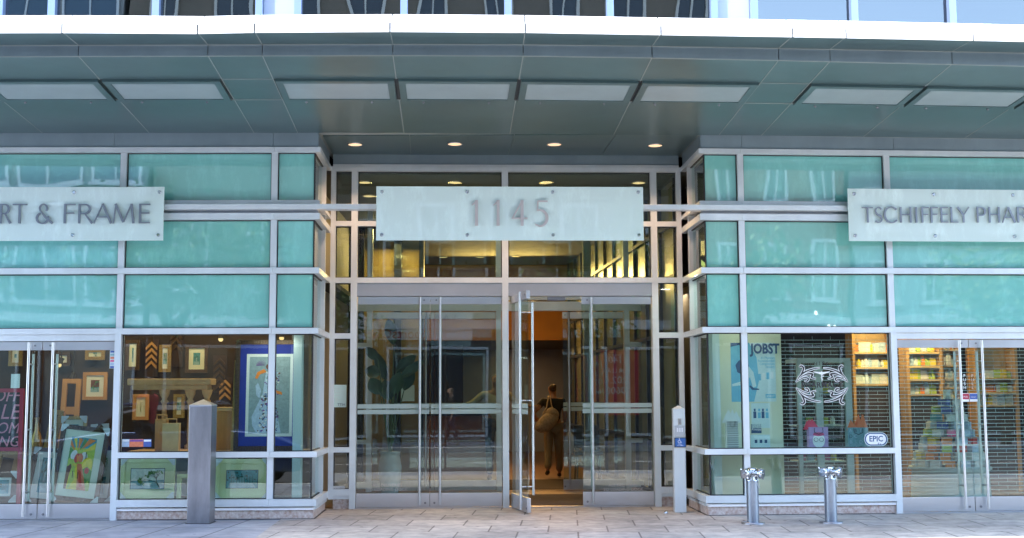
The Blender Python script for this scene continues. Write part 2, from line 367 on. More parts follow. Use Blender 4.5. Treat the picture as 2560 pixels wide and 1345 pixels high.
def wing(F, ue, um, ud, ud2, uend, sgn):
    """one shop wing; ue = corner next to the entrance, uend = outer end"""
    lo, hi = (uend, ue) if sgn < 0 else (ue, uend)
    js = (um + .0, ud, ud2)
    gl = lo if sgn < 0 else lo + 0.07; gh = hi - 0.07 if sgn < 0 else hi
    rail(F, lo, hi, BB, BT, joints=(um,))
    b = MB(); f0, f1 = (lo, hi - .025) if sgn < 0 else (lo + .025, hi)
    js2 = sorted([f0, f1] + [um + sgn * .02] + [um + sgn * (1.9 + 1.9 * i) for i in range(4)]); js2 = [j for j in js2 if f0 <= j <= f1]
    for a, c in zip(js2[:-1], js2[1:]): b.box(F, a + .002, c - .002, -0.09, -0.02, BT + .001, SOF + 0.05)
    part(b, 'fascia_panel', 'fascia')
    rail(F, lo, hi, Z['a1'], Z['a0'], joints=(um,)); rail(F, lo, hi, Z['r1'], Z['r0'], joints=(um,))
    b = MB(); b.box(F, lo + .03, hi - .03, -0.10, -0.075, Z['r0'] - .001, Z['a1'] + .001); part(b, 'recess_panel', 'alu_dark')
    rail(F, lo, hi, Z['B1'], Z['B0'], joints=(um,)); rail(F, lo, hi, Z['C1'], Z['C0'], joints=(um,))
    cells = [(gl, gh)]
    ms = sorted([um, ud, ud2] + ([ud2 + sgn * 1.9] if abs(ud2 + sgn * 1.9) < abs(uend) else []))
    edges = [gl] + ms + [gh]
    rows = [(Z['a0'], BB), (Z['B0'], Z['r1']), (Z['C0'], Z['B1'])]
    for (z0, z1) in rows:
        for a, c in zip(edges[:-1], edges[1:]):
            pane(F, a + (MW if a != gl else 0), c - (MW if c != gh else 0), z0, z1, 'teal_glass', 'spandrel_panel')
        for m in ms:
            b = MB(); b.box(F, m - MW, m + MW, -0.12, -0.03, z0, z1); part(b, 'mullion', 'alu')
    # black lining behind the spandrels
    b = MB(); b.box(F, gl + (0.0 if sgn < 0 else .25), gh - (0.25 if sgn < 0 else 0.0), -0.14, -0.125, Z['C1'], BB); part(b, 'spandrel_lining', 'black')
    # display window bay
    da, db = (ud, hi) if sgn < 0 else (lo, ud)
    rail(F, da + (MW if sgn < 0 else 0), db - (MW if sgn > 0 else 0), Z['D1'], Z['D0'], joints=(um,))
    rail(F, da + (MW if sgn < 0 else 0), db - (MW if sgn > 0 else 0), Z['e1'], Z['e0'], -0.12, 0.01, joints=(um,), name='sill')
    g0, g1 = (da + .01, db - .035) if sgn < 0 else (da + .035, db - .01)
    b = MB(); b.prism(Frame(F.pt(g0, 0, 0).x, F.pt(g0, 0, 0).y, -F.n.x, -F.n.y), [(-0.015, Z['g']), (-0.015, Z['e1'] - .025), (0.04, Z['e1'] - .006), (0.12, Z['e1'] - .006), (0.12, Z['g'])], 0, 0)
    b = MB(); b.box(F, g0, g1, -.12, -0.012, Z['g'] - .02, Z['e1'] - .012); part(b, 'sill_flashing', 'white_fascia')
    b = MB()
    for a, c in zip([g0, (g0 + um) / 2 if sgn < 0 else um + .35], [(g0 + um) / 2 if sgn < 0 else um + .35, g1]): b.box(F, a + .001, c - .001, -.2, -.03, 0.0, Z['g'] - .021)
    part(b, 'granite_plinth', 'granite')
    for (z0, z1, nm) in ((Z['D0'], Z['C1'], 'a'), (Z['e0'], Z['D1'], 'b')):
        for a, c in ((ud, um), (um, gh)) if sgn < 0 else ((gl, um), (um, ud)):
            pane(F, a + (MW if a in ms else 0), c - (MW if c in ms else 0), z0, z1, 'clear_glass', 'window_pane')
        b = MB(); b.box(F, um - MW, um + MW, -0.12, -0.03, z0, z1); part(b, 'mullion', 'alu')
    for m in (ud, ud2):
        b = MB(); b.box(F, m - MW, m + MW, -0.14, 0.0, 0.0, Z['C1']); part(b, 'door_jamb', 'alu')
    # outer bay, blank
    a, c = (lo, ud2 - MW) if sgn < 0 else (ud2 + MW, hi)
    pane(F, a, c, 0.12, Z['C1'], 'clear_glass', 'window_pane')
    b = MB(); b.box(F, a, c, -.2, -.03, 0, .119); part(b, 'granite_plinth', 'granite')
    return ms
wing(LF, uL, uLm, uLd, uLd2, UL0, -1)
wing(RF, uR, uRm, uRd, uRd2, UR1, 1)

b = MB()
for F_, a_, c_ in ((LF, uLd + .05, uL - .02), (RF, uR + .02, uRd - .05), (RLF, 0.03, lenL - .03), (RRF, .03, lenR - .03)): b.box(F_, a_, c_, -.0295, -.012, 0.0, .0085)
part(b, 'contact_shade', 'gasket')  # thin dark strips painting contact shade along the plinth bases
# --- return walls of the recess (clear glass, same levels)
for F, ln, flip in ((RLF, lenL, False), (RRF, lenR, True)):
    a, c = (0.121, ln) if not flip else (0.0, ln - 0.121)
    for z0, z1 in ((BB, BT), (Z['a1'], Z['a0']), (Z['r1'], Z['r0']), (Z['B1'], Z['B0']), (Z['C1'], Z['C0']), (Z['D1'], Z['D0']), (Z['e1'], Z['e0'])):
        rail(F, a, c, z0, z1)
    b = MB(); b.box(F, a, c, -.09, -.025, BT + .001, SOF + .05); part(b, 'fascia_panel', 'fascia')
    b = MB(); b.box(F, a, c, -.2, -.03, 0, Z['g'] - .02); part(b, 'granite_plinth', 'granite')
    b = MB(); b.box(F, a, c, -.12, -.012, Z['g'] - .02, Z['e1'] - .012); part(b, 'sill_flashing', 'alu')
    ga, gc = (0.078, ln - .06) if not flip else (.06, ln - 0.078)
    for z0, z1 in ((Z['a0'], BB), (Z['B0'], Z['r1']), (Z['C0'], Z['B1']), (Z['D0'], Z['C1']), (Z['e0'], Z['D1'])):
        pane(F, ga, gc, z0, z1, 'clear_glass', 'return_pane')
    b = MB()
    m = (ln - .33, ln - .27) if not flip else (.27, .33)
    b.box(F, m[0], m[1], -.12, -.03, Z['e0'], BB); part(b, 'mullion', 'alu')

# --- recessed entrance wall
cz = lambda y: at(CF, 1262, y)[1]
T0, T1 = cz(565.4), cz(553); HB, DT = cz(708), cz(739.5)
mc = [at(CF, 885, 700)[0], at(CF, 1263.2, 700)[0], at(CF, 1637.5, 715)[0]]
MC = 0.040
b = MB(); b.box(CF, uCl + .02, uCr - .02, -.1, -.03, BT + .03, SOF + .02); 
part(b, 'fascia_panel', 'fascia')
rail(CF, uCl + .02, uCr - .02, BB + .062, BT + .03, -.12, -.01, joints=(mc[1],), name='fascia_strip')
rail(CF, uCl, uCr, BB, BB + .060)
for m in mc:
    b = MB(); b.box(CF, m - MC, m + MC, -.14, 0.004, .0 if m != mc[1] else 0, BB - .001); part(b, 'mullion', 'alu')
for u in (uCl, uCr):
    s = 1 if u < 0 else -1
    b = MB(); b.box(CF, min(u, u + s * .062), max(u, u + s * .062), -.12, 0.002, Z['g'], BB - .001); part(b, 'corner_post', 'alu')
def crail(i0, i1, z0, z1, **k):
    e = [uCl + .062] + [x for m in mc for x in (m - MC, m + MC)] + [uCr - .062]
    for i in range(i0, i1): rail(CF, e[2 * i], e[2 * i + 1], z0, z1, -.12, 0.0, **k)
crail(0, 4, T0, T1); crail(0, 4, Z['B1'], Z['B0'])
for i in (0, 3):
    crail(i, i + 1, Z['C1'], Z['C0']); crail(i, i + 1, Z['D1'], Z['D0']); crail(i, i + 1, Z['e1'] + .02, Z['e0'] + .02)
e = [uCl + .062] + [x for m in mc for x in (m - MC, m + MC)] + [uCr - .062]
for i in range(4):
    rows = [(T1, BB), (Z['B0'], T0)]
    if i in (0, 3): rows += [(Z['C0'], Z['B1']), (Z['D0'], Z['C1']), (Z['e0'] + .02, Z['D1'])]
    for z0, z1 in rows: pane(CF, e[2 * i], e[2 * i + 1], z0, z1, 'clear_glass', 'window_pane')
    if i in (0, 3):
        b = MB(); b.box(CF, e[2 * i], e[2 * i + 1], -.2, -.03, 0, Z['g']); part(b, 'granite_plinth', 'granite')
        b = MB(); b.box(CF, e[2 * i], e[2 * i + 1], -.12, -.012, Z['g'] + .001, Z['e1'] + .018); part(b, 'sill_flashing', 'alu')
    else:
        b = MB(); b.box(CF, e[2 * i], e[2 * i + 1], -.13, -.008, DT, Z['B1'] - .004); part(b, 'door_header', 'alu_dark')
        b = MB(); b.box(CF, e[2 * i], e[2 * i + 1], -.16, .0, 0.004, 0.016); part(b, 'threshold', 'steel')

# ------------------------------------------------------------------ doors
def leaf(F, u0, u1, w, z0, z1, meet, frost=True, bar_in=True, toprail=.098, botrail=.17, bars=True, bar_off=.125, lbl=None):
    """glass door leaf: rails top and bottom, full height pull bars near the meeting edge"""
    d = D.objects.new('door', None); COL.objects.link(d); d.parent = bld; d.empty_display_size = .2
    base = F.pt(u0, w, z0); d.location = base - ROOT[bld.name]; ROOT[d.name] = base
    if lbl: d['label'] = lbl
    b = MB(); b.box(F, u0, u1, w - .045, w, z1 - toprail, z1); b.build('top_rail', 'steel', d, bevel=.002)
    b = MB(); b.box(F, u0, u1, w - .045, w, z0, z0 + botrail); b.build('bottom_rail', 'steel', d, bevel=.002)
    g = MB(); g.box(F, u0 + .004, u1 - .004, w - .029, w - .016, z0 + botrail, z1 - toprail); g.build('glass_pane', 'door_glass', d)
    if frost:
        g = MB()
        for y0, y1 in FROST: g.box(F, u0 + .006, u1 - .006, w - .0155, w - .0145, y0, y1)
        g.build('frosted_band', 'frost_band', d)
    if bars:
        ub = u1 - bar_off if meet > 0 else u0 + bar_off
        for ww in ((w + .055, w - .10) if bar_in else (w + .055,)):
            h = MB(); h.tube([F.pt(ub, ww, z0 + .03 if ww > w else z0 + .2), F.pt(ub, ww, z1 - .01 if ww > w else z1 - .14)], .0155, 14)
            for zz in (z0 + .30, (z0 + z1) / 2, z1 - .26): h.tube([F.pt(ub, w - .0145 if ww > w else w - .03, zz), F.pt(ub, ww, zz)], .009, 8)
            h.build('handle', 'steel', d)
        k = MB(); k.tube([F.pt(ub + meet * .05, w, z1 - .045), F.pt(ub + meet * .05, w + .008, z1 - .045)], .012, 12)
        k.tube([F.pt(ub + meet * .07, w, z0 + .05), F.pt(ub + meet * .07, w + .008, z0 + .05)], .014, 12); k.build('lock', 'steel_post', d)
    return d
FROST = [(cz(1034), cz(1023)), (cz(1020), cz(1009))]
zd0, zd1 = .02, DT - .006
uml = at(CF, 1075, 900)[0]; umr = at(CF, 1455, 900)[0]
leaf(CF, e[2] + .006, uml - .003, -.05, zd0, zd1, 1)
leaf(CF, uml + .003, e[3] - .006, -.05, zd0, zd1, -1)
leaf(CF, umr + .003, e[5] - .006, -.05, zd0, zd1, -1)
# open leaf, swung out about its hinge at the middle mullion
hp = CF.pt(e[4] + .02, -.03, 0); ang = math.radians(-80)
hd = Vector((CF.d.x * math.cos(ang) - CF.d.y * math.sin(ang), CF.d.x * math.sin(ang) + CF.d.y * math.cos(ang), 0))
OF = Frame(hp.x, hp.y, hd.x, hd.y)
leaf(OF, 0.02, umr - e[4] - .02, 0.0, zd0, zd1, 1, bar_off=.10, lbl='door leaf swung open towards the street')
# door closer and floor pivot
b = MB(); b.box(CF, at(CF, 1370, 740)[0], at(CF, 1415, 740)[0], -.19, -.135, DT - .05, DT - .002); b.box(CF, at(CF, 1375, 740)[0], at(CF, 1400, 740)[0], -.134, -.128, DT - .042, DT - .01); part(b, 'door_closer', 'steel_post')

# inner lobby: second line of doors 2.75 m behind the first
IF = CF.off(-2.75)
b = MB()
for m in mc: b.box(IF, m - MC, m + MC, -.12, 0, 0.006, 4.25)
b.box(IF, uCl, uCr, -.11, -.01, DT + .002, DT + .14); b.box(IF, uCl, uCr, -.11, -.01, Z['B1'], Z['B0'] - .01)
for i in (0, 3):
    for z0, z1 in ((Z['C1'], Z['C0']), (Z['D1'], Z['D0']), (.05, .15)): b.box(IF, e[2 * i], e[2 * i + 1], -.11, -.01, z0, z1)
part(b, 'inner_door_frame', 'alu')
for i in range(4):
    b = MB(); b.box(IF, e[2 * i], e[2 * i + 1], -.05, -.04, DT + .14, 4.25); part(b, 'inner_glazing', 'door_glass')
    if i in (0, 3):
        b = MB(); b.box(IF, e[2 * i], e[2 * i + 1], -.05, -.04, .15, DT); part(b, 'inner_glazing', 'door_glass')
leaf(IF, e[2] + .006, uml - .003, -.03, zd0, zd1 - .01, 1, botrail=.15, bar_in=False)
leaf(IF, uml + .003, e[3] - .006, -.03, zd0, zd1 - .01, -1, botrail=.15, bar_in=False, bars=False)
ui = at(IF, 1409, 1100)[0]
leaf(IF, ui, e[5] - .006, -.03, zd0, zd1 - .01, -1, botrail=.15, bar_in=False, bar_off=.09)

# shop doors
def shop_doors(F, ua, ub, um):
    b = MB(); b.box(F, ua + MW, ub - MW, -.12, -.02, Z['C1'] - .075, Z['C1'] - .001); part(b, 'door_header', 'alu')
    t = Z['C1'] - .082
    leaf(F, ua + MW + .006, um - .004, -.05, .02, t, 1, frost=False, botrail=.165, bar_off=.135)
    leaf(F, um + .004, ub - MW - .006, -.05, .02, t, -1, frost=False, botrail=.165, bar_off=.135)
    b = MB(); b.box(F, ua + MW, ub - MW, -.16, .0, 0.003, .014); part(b, 'threshold', 'steel')
shop_doors(LF, uLd2, uLd, at(LF, 95, 1100)[0])
shop_doors(RF, uRd, uRd2, at(RF, 2436, 1100)[0])

# sign rail: slim box beam in front of the facade, bridging the recess
SW = 0.085
b = MB()
pts = [LF.pt(UL0 + .4, SW, 0), LF.pt(uL - .02, SW, 0), RF.pt(uR + .02, SW, 0), RF.pt(UR1 - .4, SW, 0)]
for p, q in zip(pts[:-1], pts[1:]):
    nn = Vector((-(q - p).y, (q - p).x, 0)).normalized() * .16
    lst = [p, q, q + nn, p + nn]
    b.hexa([v + Vector((0, 0, Z['s1'])) for v in lst] + [v + Vector((0, 0, Z['s0'])) for v in lst])
part(b, 'sign_rail', 'alu', bevel=.003)

# ------------------------------------------------------------------ canopy
xw = [-5.545, -4.289, -3.052, -2.536, -1.277, -0.018, 1.227, 2.492, 3.006, 4.255, 5.51]
yw = [14.398, 14.411, 14.431, 14.44, 14.478, 14.534, 14.591, 14.629, 14.656, 14.731, 14.82]
xf = [-5.43, -4.173, -2.925, -2.401, -1.141, 0.117, 1.373, 2.626, 3.141, 4.378, 5.63]
yf = [11.655, 11.657, 11.662, 11.662, 11.669, 11.700, 11.773, 11.867, 11.910, 12.012, 12.12]
xe = [-5.43, -4.171, -2.924, -2.387, -1.125, 0.133, 1.412, 2.671, 3.187, 4.435, 5.70]
ye = [11.205, 11.215, 11.262, 11.232, 11.225, 11.273, 11.365, 11.452, 11.490, 11.595, 11.71]
for k in range(3):                                # carry the canopy on past the picture
    for X, d in ((xw, 1.25), (xf, 1.25), (xe, 1.25)): X.insert(0, X[0] - d); X.append(X[-1] + d)
    for Y, dl, dr in ((yw, -.02, .09), (yf, 0, .11), (ye, 0, .11)): Y.insert(0, Y[0] + dl); Y.append(Y[-1] + dr)
N = len(xw)
def zs_(y): return SOF + .0567 * (14.5 - y)
def gp(i, t, dz=0.0):
    x = xf[i] + (xw[i] - xf[i]) * t; y = yf[i] + (yw[i] - yf[i]) * t
    return Vector((x, y, zs_(y) + dz))
def lerp(a, c, t): return a + (c - a) * t
def tile(i, t0, t1, dz=0.0, th=.05, gap=.005, s0=0.0, s1=1.0):
    """soffit panel between seams i and i+1, from t0 to t1"""
    P = []
    for z in (dz, dz + th):
        for (s, t) in ((s0, t0), (s1, t0), (s1, t1), (s0, t1)):
            a = gp(i, t, z); c = gp(i + 1, t, z); ln = (c - a).length
            ss = s + (gap / ln if s == s0 else -gap / ln)
            q = lerp(a, c, ss); q.y += gap if t == t0 else -gap; P.append(q)
    return P
T1a, T1b = .262, .520
b = MB()
for i in range(N - 1):
    a, c = gp(i, 0, .012), gp(i + 1, 0, .012); d, f = gp(i, 1, .012), gp(i + 1, 1, .012)
    o_ = Vector((0, 0, .03)); dw = Vector((0, .12, 0)); a = a + Vector((0, .05, 0)); c = c + Vector((0, .05, 0))
    b.hexa([a, c, f + dw, d + dw, a + o_, c + o_, f + o_ + dw, d + o_ + dw])
part(b, 'seam_backing', 'seam')
small = [i for i in range(N - 1) if abs((xf[i + 1] - xf[i]) - .52) < .05]
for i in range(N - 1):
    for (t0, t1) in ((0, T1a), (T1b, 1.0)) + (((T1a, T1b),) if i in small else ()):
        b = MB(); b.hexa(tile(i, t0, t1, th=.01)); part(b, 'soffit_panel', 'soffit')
    # riser (vertical step facing the street)
    b = MB(); a, c = gp(i, 0), gp(i + 1, 0); g = (c - a).normalized() * .004
    P = [a + g, c - g, c - g + Vector((0, .03, 0)), a + g + Vector((0, .03, 0))]; zt = 4.781
    b.hexa([Vector((p.x, p.y, p.z)) for p in P] + [Vector((p.x, p.y, zt)) for p in P]); part(b, 'canopy_riser', 'fascia')
    # outer strip, a step higher
    b = MB(); p0 = Vector((xe[i], ye[i], 4.782)); p1 = Vector((xe[i + 1], ye[i + 1], 4.782)); q0 = Vector((xf[i], yf[i] - .001, 4.782)); q1 = Vector((xf[i + 1], yf[i + 1] - .001, 4.782))
    g = (p1 - p0).normalized() * .004
    b.hexa([p0 + g, p1 - g, q1 - g, q0 + g] + [v + Vector((0, 0, .02)) for v in (p0 + g, p1 - g, q1 - g, q0 + g)]); part(b, 'soffit_panel', 'soffit')
    # fascia: low lip, set back upper board
    b = MB(); g = (p1 - p0).normalized() * .007; bk = Vector((0, .26, 0))
    lip = [p0 + g + Vector((0, -.012, 0)), p1 - g + Vector((0, -.012, 0)), p1 - g + Vector((0, .0, 0)), p0 + g + Vector((0, 0, 0))]
    z1 = 4.865
    b.hexa([Vector((v.x, v.y, 4.768)) for v in lip] + [Vector((v.x, v.y, z1)) for v in lip])
    sl = [lip[0], lip[1], lip[1] + bk, lip[0] + bk]
    b.hexa([Vector((v.x, v.y, z1 + .0005)) if k < 2 else Vector((v.x, v.y, z1 + .0225)) for k, v in enumerate(sl)] + [Vector((v.x, v.y, z1 + .006)) if k < 2 else Vector((v.x, v.y, z1 + .028)) for k, v in enumerate(sl)])
    up_ = [sl[3] + Vector((.0, .002, 0)), sl[2] + Vector((0, .002, 0)), sl[2] + Vector((0, .05, 0)), sl[3] + Vector((0, .05, 0))]
    b.hexa([Vector((v.x, v.y, z1 + .015)) for v in up_] + [Vector((v.x, v.y, 5.018)) for v in up_])
    part(b, 'canopy_fascia', 'white_fascia')
b = MB()
def seam(p, q, wd=.007, dz=-.003):
    d = (q - p).normalized(); sd_ = d.cross(Vector((0, 0, 1))).normalized() * wd / 2
    b.hexa([v + Vector((0, 0, dz)) for v in (p + sd_, p - sd_, q - sd_, q + sd_)] + [v + Vector((0, 0, dz + .012)) for v in (p + sd_, p - sd_, q - sd_, q + sd_)])
for i in range(N):
    e0 = Vector((xe[i], ye[i] + .01, 4.783)); e1 = Vector((xf[i], yf[i], 4.783)); seam(e0, e1)
    seam(gp(i, .006), gp(i, T1a)); seam(gp(i, T1b), gp(i, .995))
    if i in small or i - 1 in small: seam(gp(i, T1a), gp(i, T1b))
for i in range(N - 1):
    seam(gp(i, T1b), gp(i + 1, T1b), .014, -.0045); seam(gp(i, .004), gp(i + 1, .004), .014, -.0045)
    a_, c_ = Vector((xf[i], yf[i] - .006, 4.779)), Vector((xf[i + 1], yf[i + 1] - .006, 4.779)); seam(a_, c_, .012)
    if i in small: seam(gp(i, T1a), gp(i + 1, T1a), .010, -.0045)
part(b, 'seam_strip', 'seam')
# canopy deck and the dark gap seen in the joints
b = MB()
for i in range(N - 1):
    p = [Vector((xe[i], ye[i] + .32, 0)), Vector((xe[i + 1], ye[i + 1] + .32, 0)), Vector((xw[i + 1], yw[i + 1] + 1.6, 0)), Vector((xw[i], yw[i] + 1.6, 0))]
    b.hexa([v + Vector((0, 0, 4.84)) for v in p] + [v + Vector((0, 0, 4.99)) for v in p])
    p = [Vector((xe[i], ye[i] + .003, 0)), Vector((xe[i + 1], ye[i + 1] + .003, 0)), Vector((xe[i + 1], ye[i + 1] + .23, 0)), Vector((xe[i], ye[i] + .23, 0))]
    b.hexa([v + Vector((0, 0, 4.803)) for v in p] + [v + Vector((0, 0, 4.86)) for v in p])
for i in range(N - 1):
    p = [Vector((xe[i], ye[i] + .302, 0)), Vector((xe[i + 1], ye[i + 1] + .302, 0)), Vector((xe[i + 1], ye[i + 1] + .318, 0)), Vector((xe[i], ye[i] + .318, 0))]
    b.hexa([v + Vector((0, 0, 4.89)) for v in p] + [v + Vector((0, 0, 5.005)) for v in p])
part(b, 'canopy_deck', 'black')
# recess soffit between the wings
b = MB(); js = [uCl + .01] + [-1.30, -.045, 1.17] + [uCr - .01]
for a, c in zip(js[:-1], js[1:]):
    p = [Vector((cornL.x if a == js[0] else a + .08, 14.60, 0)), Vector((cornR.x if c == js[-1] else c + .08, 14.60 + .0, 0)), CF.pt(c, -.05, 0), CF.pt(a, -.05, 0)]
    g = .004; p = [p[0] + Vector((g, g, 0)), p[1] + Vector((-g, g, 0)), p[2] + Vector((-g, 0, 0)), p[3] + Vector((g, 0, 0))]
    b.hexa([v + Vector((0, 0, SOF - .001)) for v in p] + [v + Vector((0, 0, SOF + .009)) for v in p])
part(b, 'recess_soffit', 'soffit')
b = MB(); b.box(WF, cornL.x - .1, cornR.x + .1, -16.1, -14.5, SOF + .012, SOF + .03); part(b, 'seam_backing', 'seam')

# opal light panels between the canopy beams, each with a dropped frame
for i in range(N - 1):
    if i in small: continue
    P = tile(i, T1a - .008, T1b, dz=-.028, th=.03, gap=.022)
    lp = []
    # frame: outer ring and inner opening from bilinear points
    def q(s, t, z):
        a = lerp(P[0], P[1], s); c = lerp(P[3], P[2], s); v = lerp(a, c, t); return v + Vector((0, 0, z))
    fs, ft = .058, .11
    b = MB()
    for (s0, s1, t0, t1) in ((0, 1, 0, ft), (0, 1, 1 - ft, 1), (0, fs, ft, 1 - ft), (1 - fs, 1, ft, 1 - ft)):
        b.hexa([q(s0, t0, 0), q(s1, t0, 0), q(s1, t1, 0), q(s0, t1, 0), q(s0, t0, .03), q(s1, t0, .03), q(s1, t1, .03), q(s0, t1, .03)])
    fr = part(b, 'light_panel', 'soffit')
    g = MB(); g.hexa([q(fs, ft, .008), q(1 - fs, ft, .008), q(1 - fs, 1 - ft, .008), q(fs, 1 - ft, .008), q(fs, ft, .016), q(1 - fs, ft, .016), q(1 - fs, 1 - ft, .016), q(fs, 1 - ft, .016)]); g.build('opal_diffuser', 'opal', fr)
    g = MB()
    for s in (.2, .78):
        v = q(s, 1.0, .0); g.tube([v + Vector((0, -.02, -.012)), v + Vector((0, .015, .0))], .011, 8)
    g.build('latch', 'steel_post', fr)
b = MB()
for i in range(N - 1):
    if i in small: continue
    b.hexa(tile(i, T1a, T1b, dz=.004, th=.006, gap=-.002))
part(b, 'light_panel_cavity', 'black')

# ------------------------------------------------------------------ upper storeys
UF = Frame(0, 15.55, 1, .045)
mat('blue_panel', (0.30, 0.40, 0.62), 0.35, 0.4)
mat('pale_panel', (0.45, 0.50, 0.58), 0.4, 0.2)
mat('office_dark', (0.05, 0.05, 0.055), 0.8)
b = MB(); b.box(UF, -12, 12, -.5, -.2, 4.95, 13.0); part(b, 'upper_wall', 'office_dark')
def ux(x): return at(UF, x, 18)[0]
us = [ux(x) for x in (-260, -130, 0, 130, 390, 648, 745, 1010, 1270, 1525, 1785, 1885, 2135, 2380, 2640)]
us = [-9.5, -8.2] + us + [7.9, 9.2]
for z in (5.02, 9.0, 9.8, 12.9):
    b = MB(); b.box(UF, -12, 12, -.19, 0.0, z, z + .09); part(b, 'upper_rail', 'alu')
for u in us:
    b = MB(); b.box(UF, u - .045, u + .045, -.19, .03, 5.111, 12.9); part(b, 'upper_mullion', 'blue_panel' if u != us[2] else 'alu')
for a, c in zip(us[:-1], us[1:]):
    pale = (c - a) < .7 and a > -6
    if pale:
        b = MB(); b.box(UF, a + .05, c - .05, -.1, -.06, 5.112, 12.9); part(b, 'upper_panel', 'pale_panel')
    else:
        b = MB(); b.box(UF, a + .045, c - .045, -.08, -.07, 5.112, 9.0); part(b, 'upper_window', 'upper_glass')
        b = MB(); b.box(UF, a + .045, c - .045, -.08, -.07, 9.9, 12.9); part(b, 'upper_window', 'upper_glass')
b = MB(); b.box(UF, -12, 12, -.19, -.05, 9.091, 9.79); part(b, 'upper_spandrel', 'pale_panel')
b = MB(); b.box(UF, -12, 12, -16, -.19, 13.0, 13.3); part(b, 'roof', 'far_ground')
b = MB(); b.box(WF, -12.3, -12, -32, -14.9, 0, 13.2); b.box(WF, 12, 12.3, -32, -15.6, 0, 13.2); b.box(WF, -12.3, 12.3, -32.3, -32, 0, 13.2); part(b, 'rear_wall', 'pale_panel')
b = MB(); b.box(WF, -12, 12, -32, -16.3, 4.6, 4.9); part(b, 'floor_slab', 'office_dark')
for s in (-1, 1):
    F = LF if s < 0 else RF
    a, c = (-12, UL0) if s < 0 else (UR1, 12.1)
    b = MB(); b.box(F, a, c, -.4, -.05, 0, 4.9); part(b, 'end_wall', 'fascia')


# ================================================================== SIGNS
def glyph(ch):
    """pen strokes in a unit cap-height box: list of (points, widths)"""
    a, c = .062, .118       # thin and thick pen
    def arc(cx, cy, rx, ry, d0, d1, n=18, lo=a, hi=c):
        P = []; W = []
        for k in range(n + 1):
            t = math.radians(d0 + (d1 - d0) * k / n); P.append((cx + rx * math.cos(t), cy + ry * math.sin(t))); W.append(lo + (hi - lo) * abs(math.cos(t)))
        return (P, W)
    L = {
        '1': [([(.42, 0), (.42, .5), (.42, 1)], [c * 1.05, c * .9, c * 1.05]), ([(.08, .80), (.24, .87), (.42, .98)], [.03, a * .9, a])],
        '4': [([(.56, .97), (.03, .27)], a), ([(.03, .29), (.85, .29)], a), ([(.56, 1), (.56, 0)], c)],
        '5': [([(.16, .965), (.72, .965)], a), ([(.18, .96), (.15, .58)], a), ([(.15, .60), (.28, .62)], a), arc(.26, .30, .42, .32, 88, -92), ([(.26, -.02), (.02, .05)], [a, a * .8])],
        'A': [([(.03, 0), (.50, 1)], a), ([(.48, 1), (.97, 0)], c), ([(.2, .33), (.82, .33)], a)],
        'R': [([(.1, 0), (.1, 1)], c), ([(.1, .965), (.42, .965)], a), arc(.42, .735, .36, .23, 90, -90), ([(.1, .505), (.45, .505)], a), ([(.45, .50), (.95, 0)], [a, c])],
        'T': [([(.5, 0), (.5, 1)], c), ([(0, .965), (1, .965)], a)],
        'F': [([(.12, 0), (.12, 1)], c), ([(.12, .965), (.95, .965)], a), ([(.12, .53), (.85, .53)], a)],
        'E': [([(.12, 0), (.12, 1)], c), ([(.12, .965), (.95, .965)], a), ([(.12, .53), (.88, .53)], a), ([(.12, .035), (.97, .035)], a)],
        'L': [([(.12, 0), (.12, 1)], c), ([(.12, .035), (.97, .035)], a)],
        'I': [([(.5, 0), (.5, 1)], c)],
        'H': [([(.12, 0), (.12, 1)], c), ([(.88, 0), (.88, 1)], c), ([(.12, .52), (.88, .52)], a)],
        'P': [([(.12, 0), (.12, 1)], c), ([(.12, .965), (.5, .965)], a), arc(.5, .71, .4, .255, 90, -90), ([(.12, .455), (.5, .455)], a)],
        'M': [([(.04, 0), (.14, 1)], a), ([(.12, 1), (.5, .06)], c), ([(.5, .06), (.86, 1)], a), ([(.86, 1), (.97, 0)], c)],
        'Y': [([(.0, 1), (.5, .48)], c), ([(1, 1), (.5, .48)], a), ([(.5, .5), (.5, 0)], c)],
        'C': [arc(.56, .5, .52, .5, 42, 318, 26)],
        'S': [arc(.5, .745, .36, .235, 25, 200, 16, a, a * 1.4), ([(.162, .665), (.3, .53), (.7, .42), (.85, .30)], [c * .9, c, c, c * .9]), arc(.47, .245, .38, .235, 15, -150, 16, a, a * 1.4)],
        '&': [arc(.42, .77, .22, .21, -40, 230, 20, a, c * .8), ([(.28, .61), (.55, .33), (1.0, 0)], [a, c, c]), arc(.38, .27, .34, .27, 110, 380, 26, a, c)],
    }
    return L[ch]
def letters(F, items, y0, y1, w, m, parent):
    """items: (char, x0, x1) measured; y0/y1 cap line and base line at the middle"""
    b = MB(); k = 0
    for ch, x0, x1 in items:
        xm = (x0 + x1) / 2
        z1 = at(F, xm, y0, w)[1]; z0 = at(F, xm, y1, w)[1]; u0 = at(F, x0, y1, w)[0]; u1 = at(F, x1, y1, w)[0]; h = z1 - z0
        for P, W in glyph(ch):
            W = W if isinstance(W, (list, tuple)) else [W] * len(P); k += 1
            b.stroke(F, [(u0 + (u1 - u0) * p[0], z0 + h * p[1]) for p in P], [x * h for x in W], w - .012, w + .004 + .0004 * (k % 5))
    return b.build('lettering', m, parent)
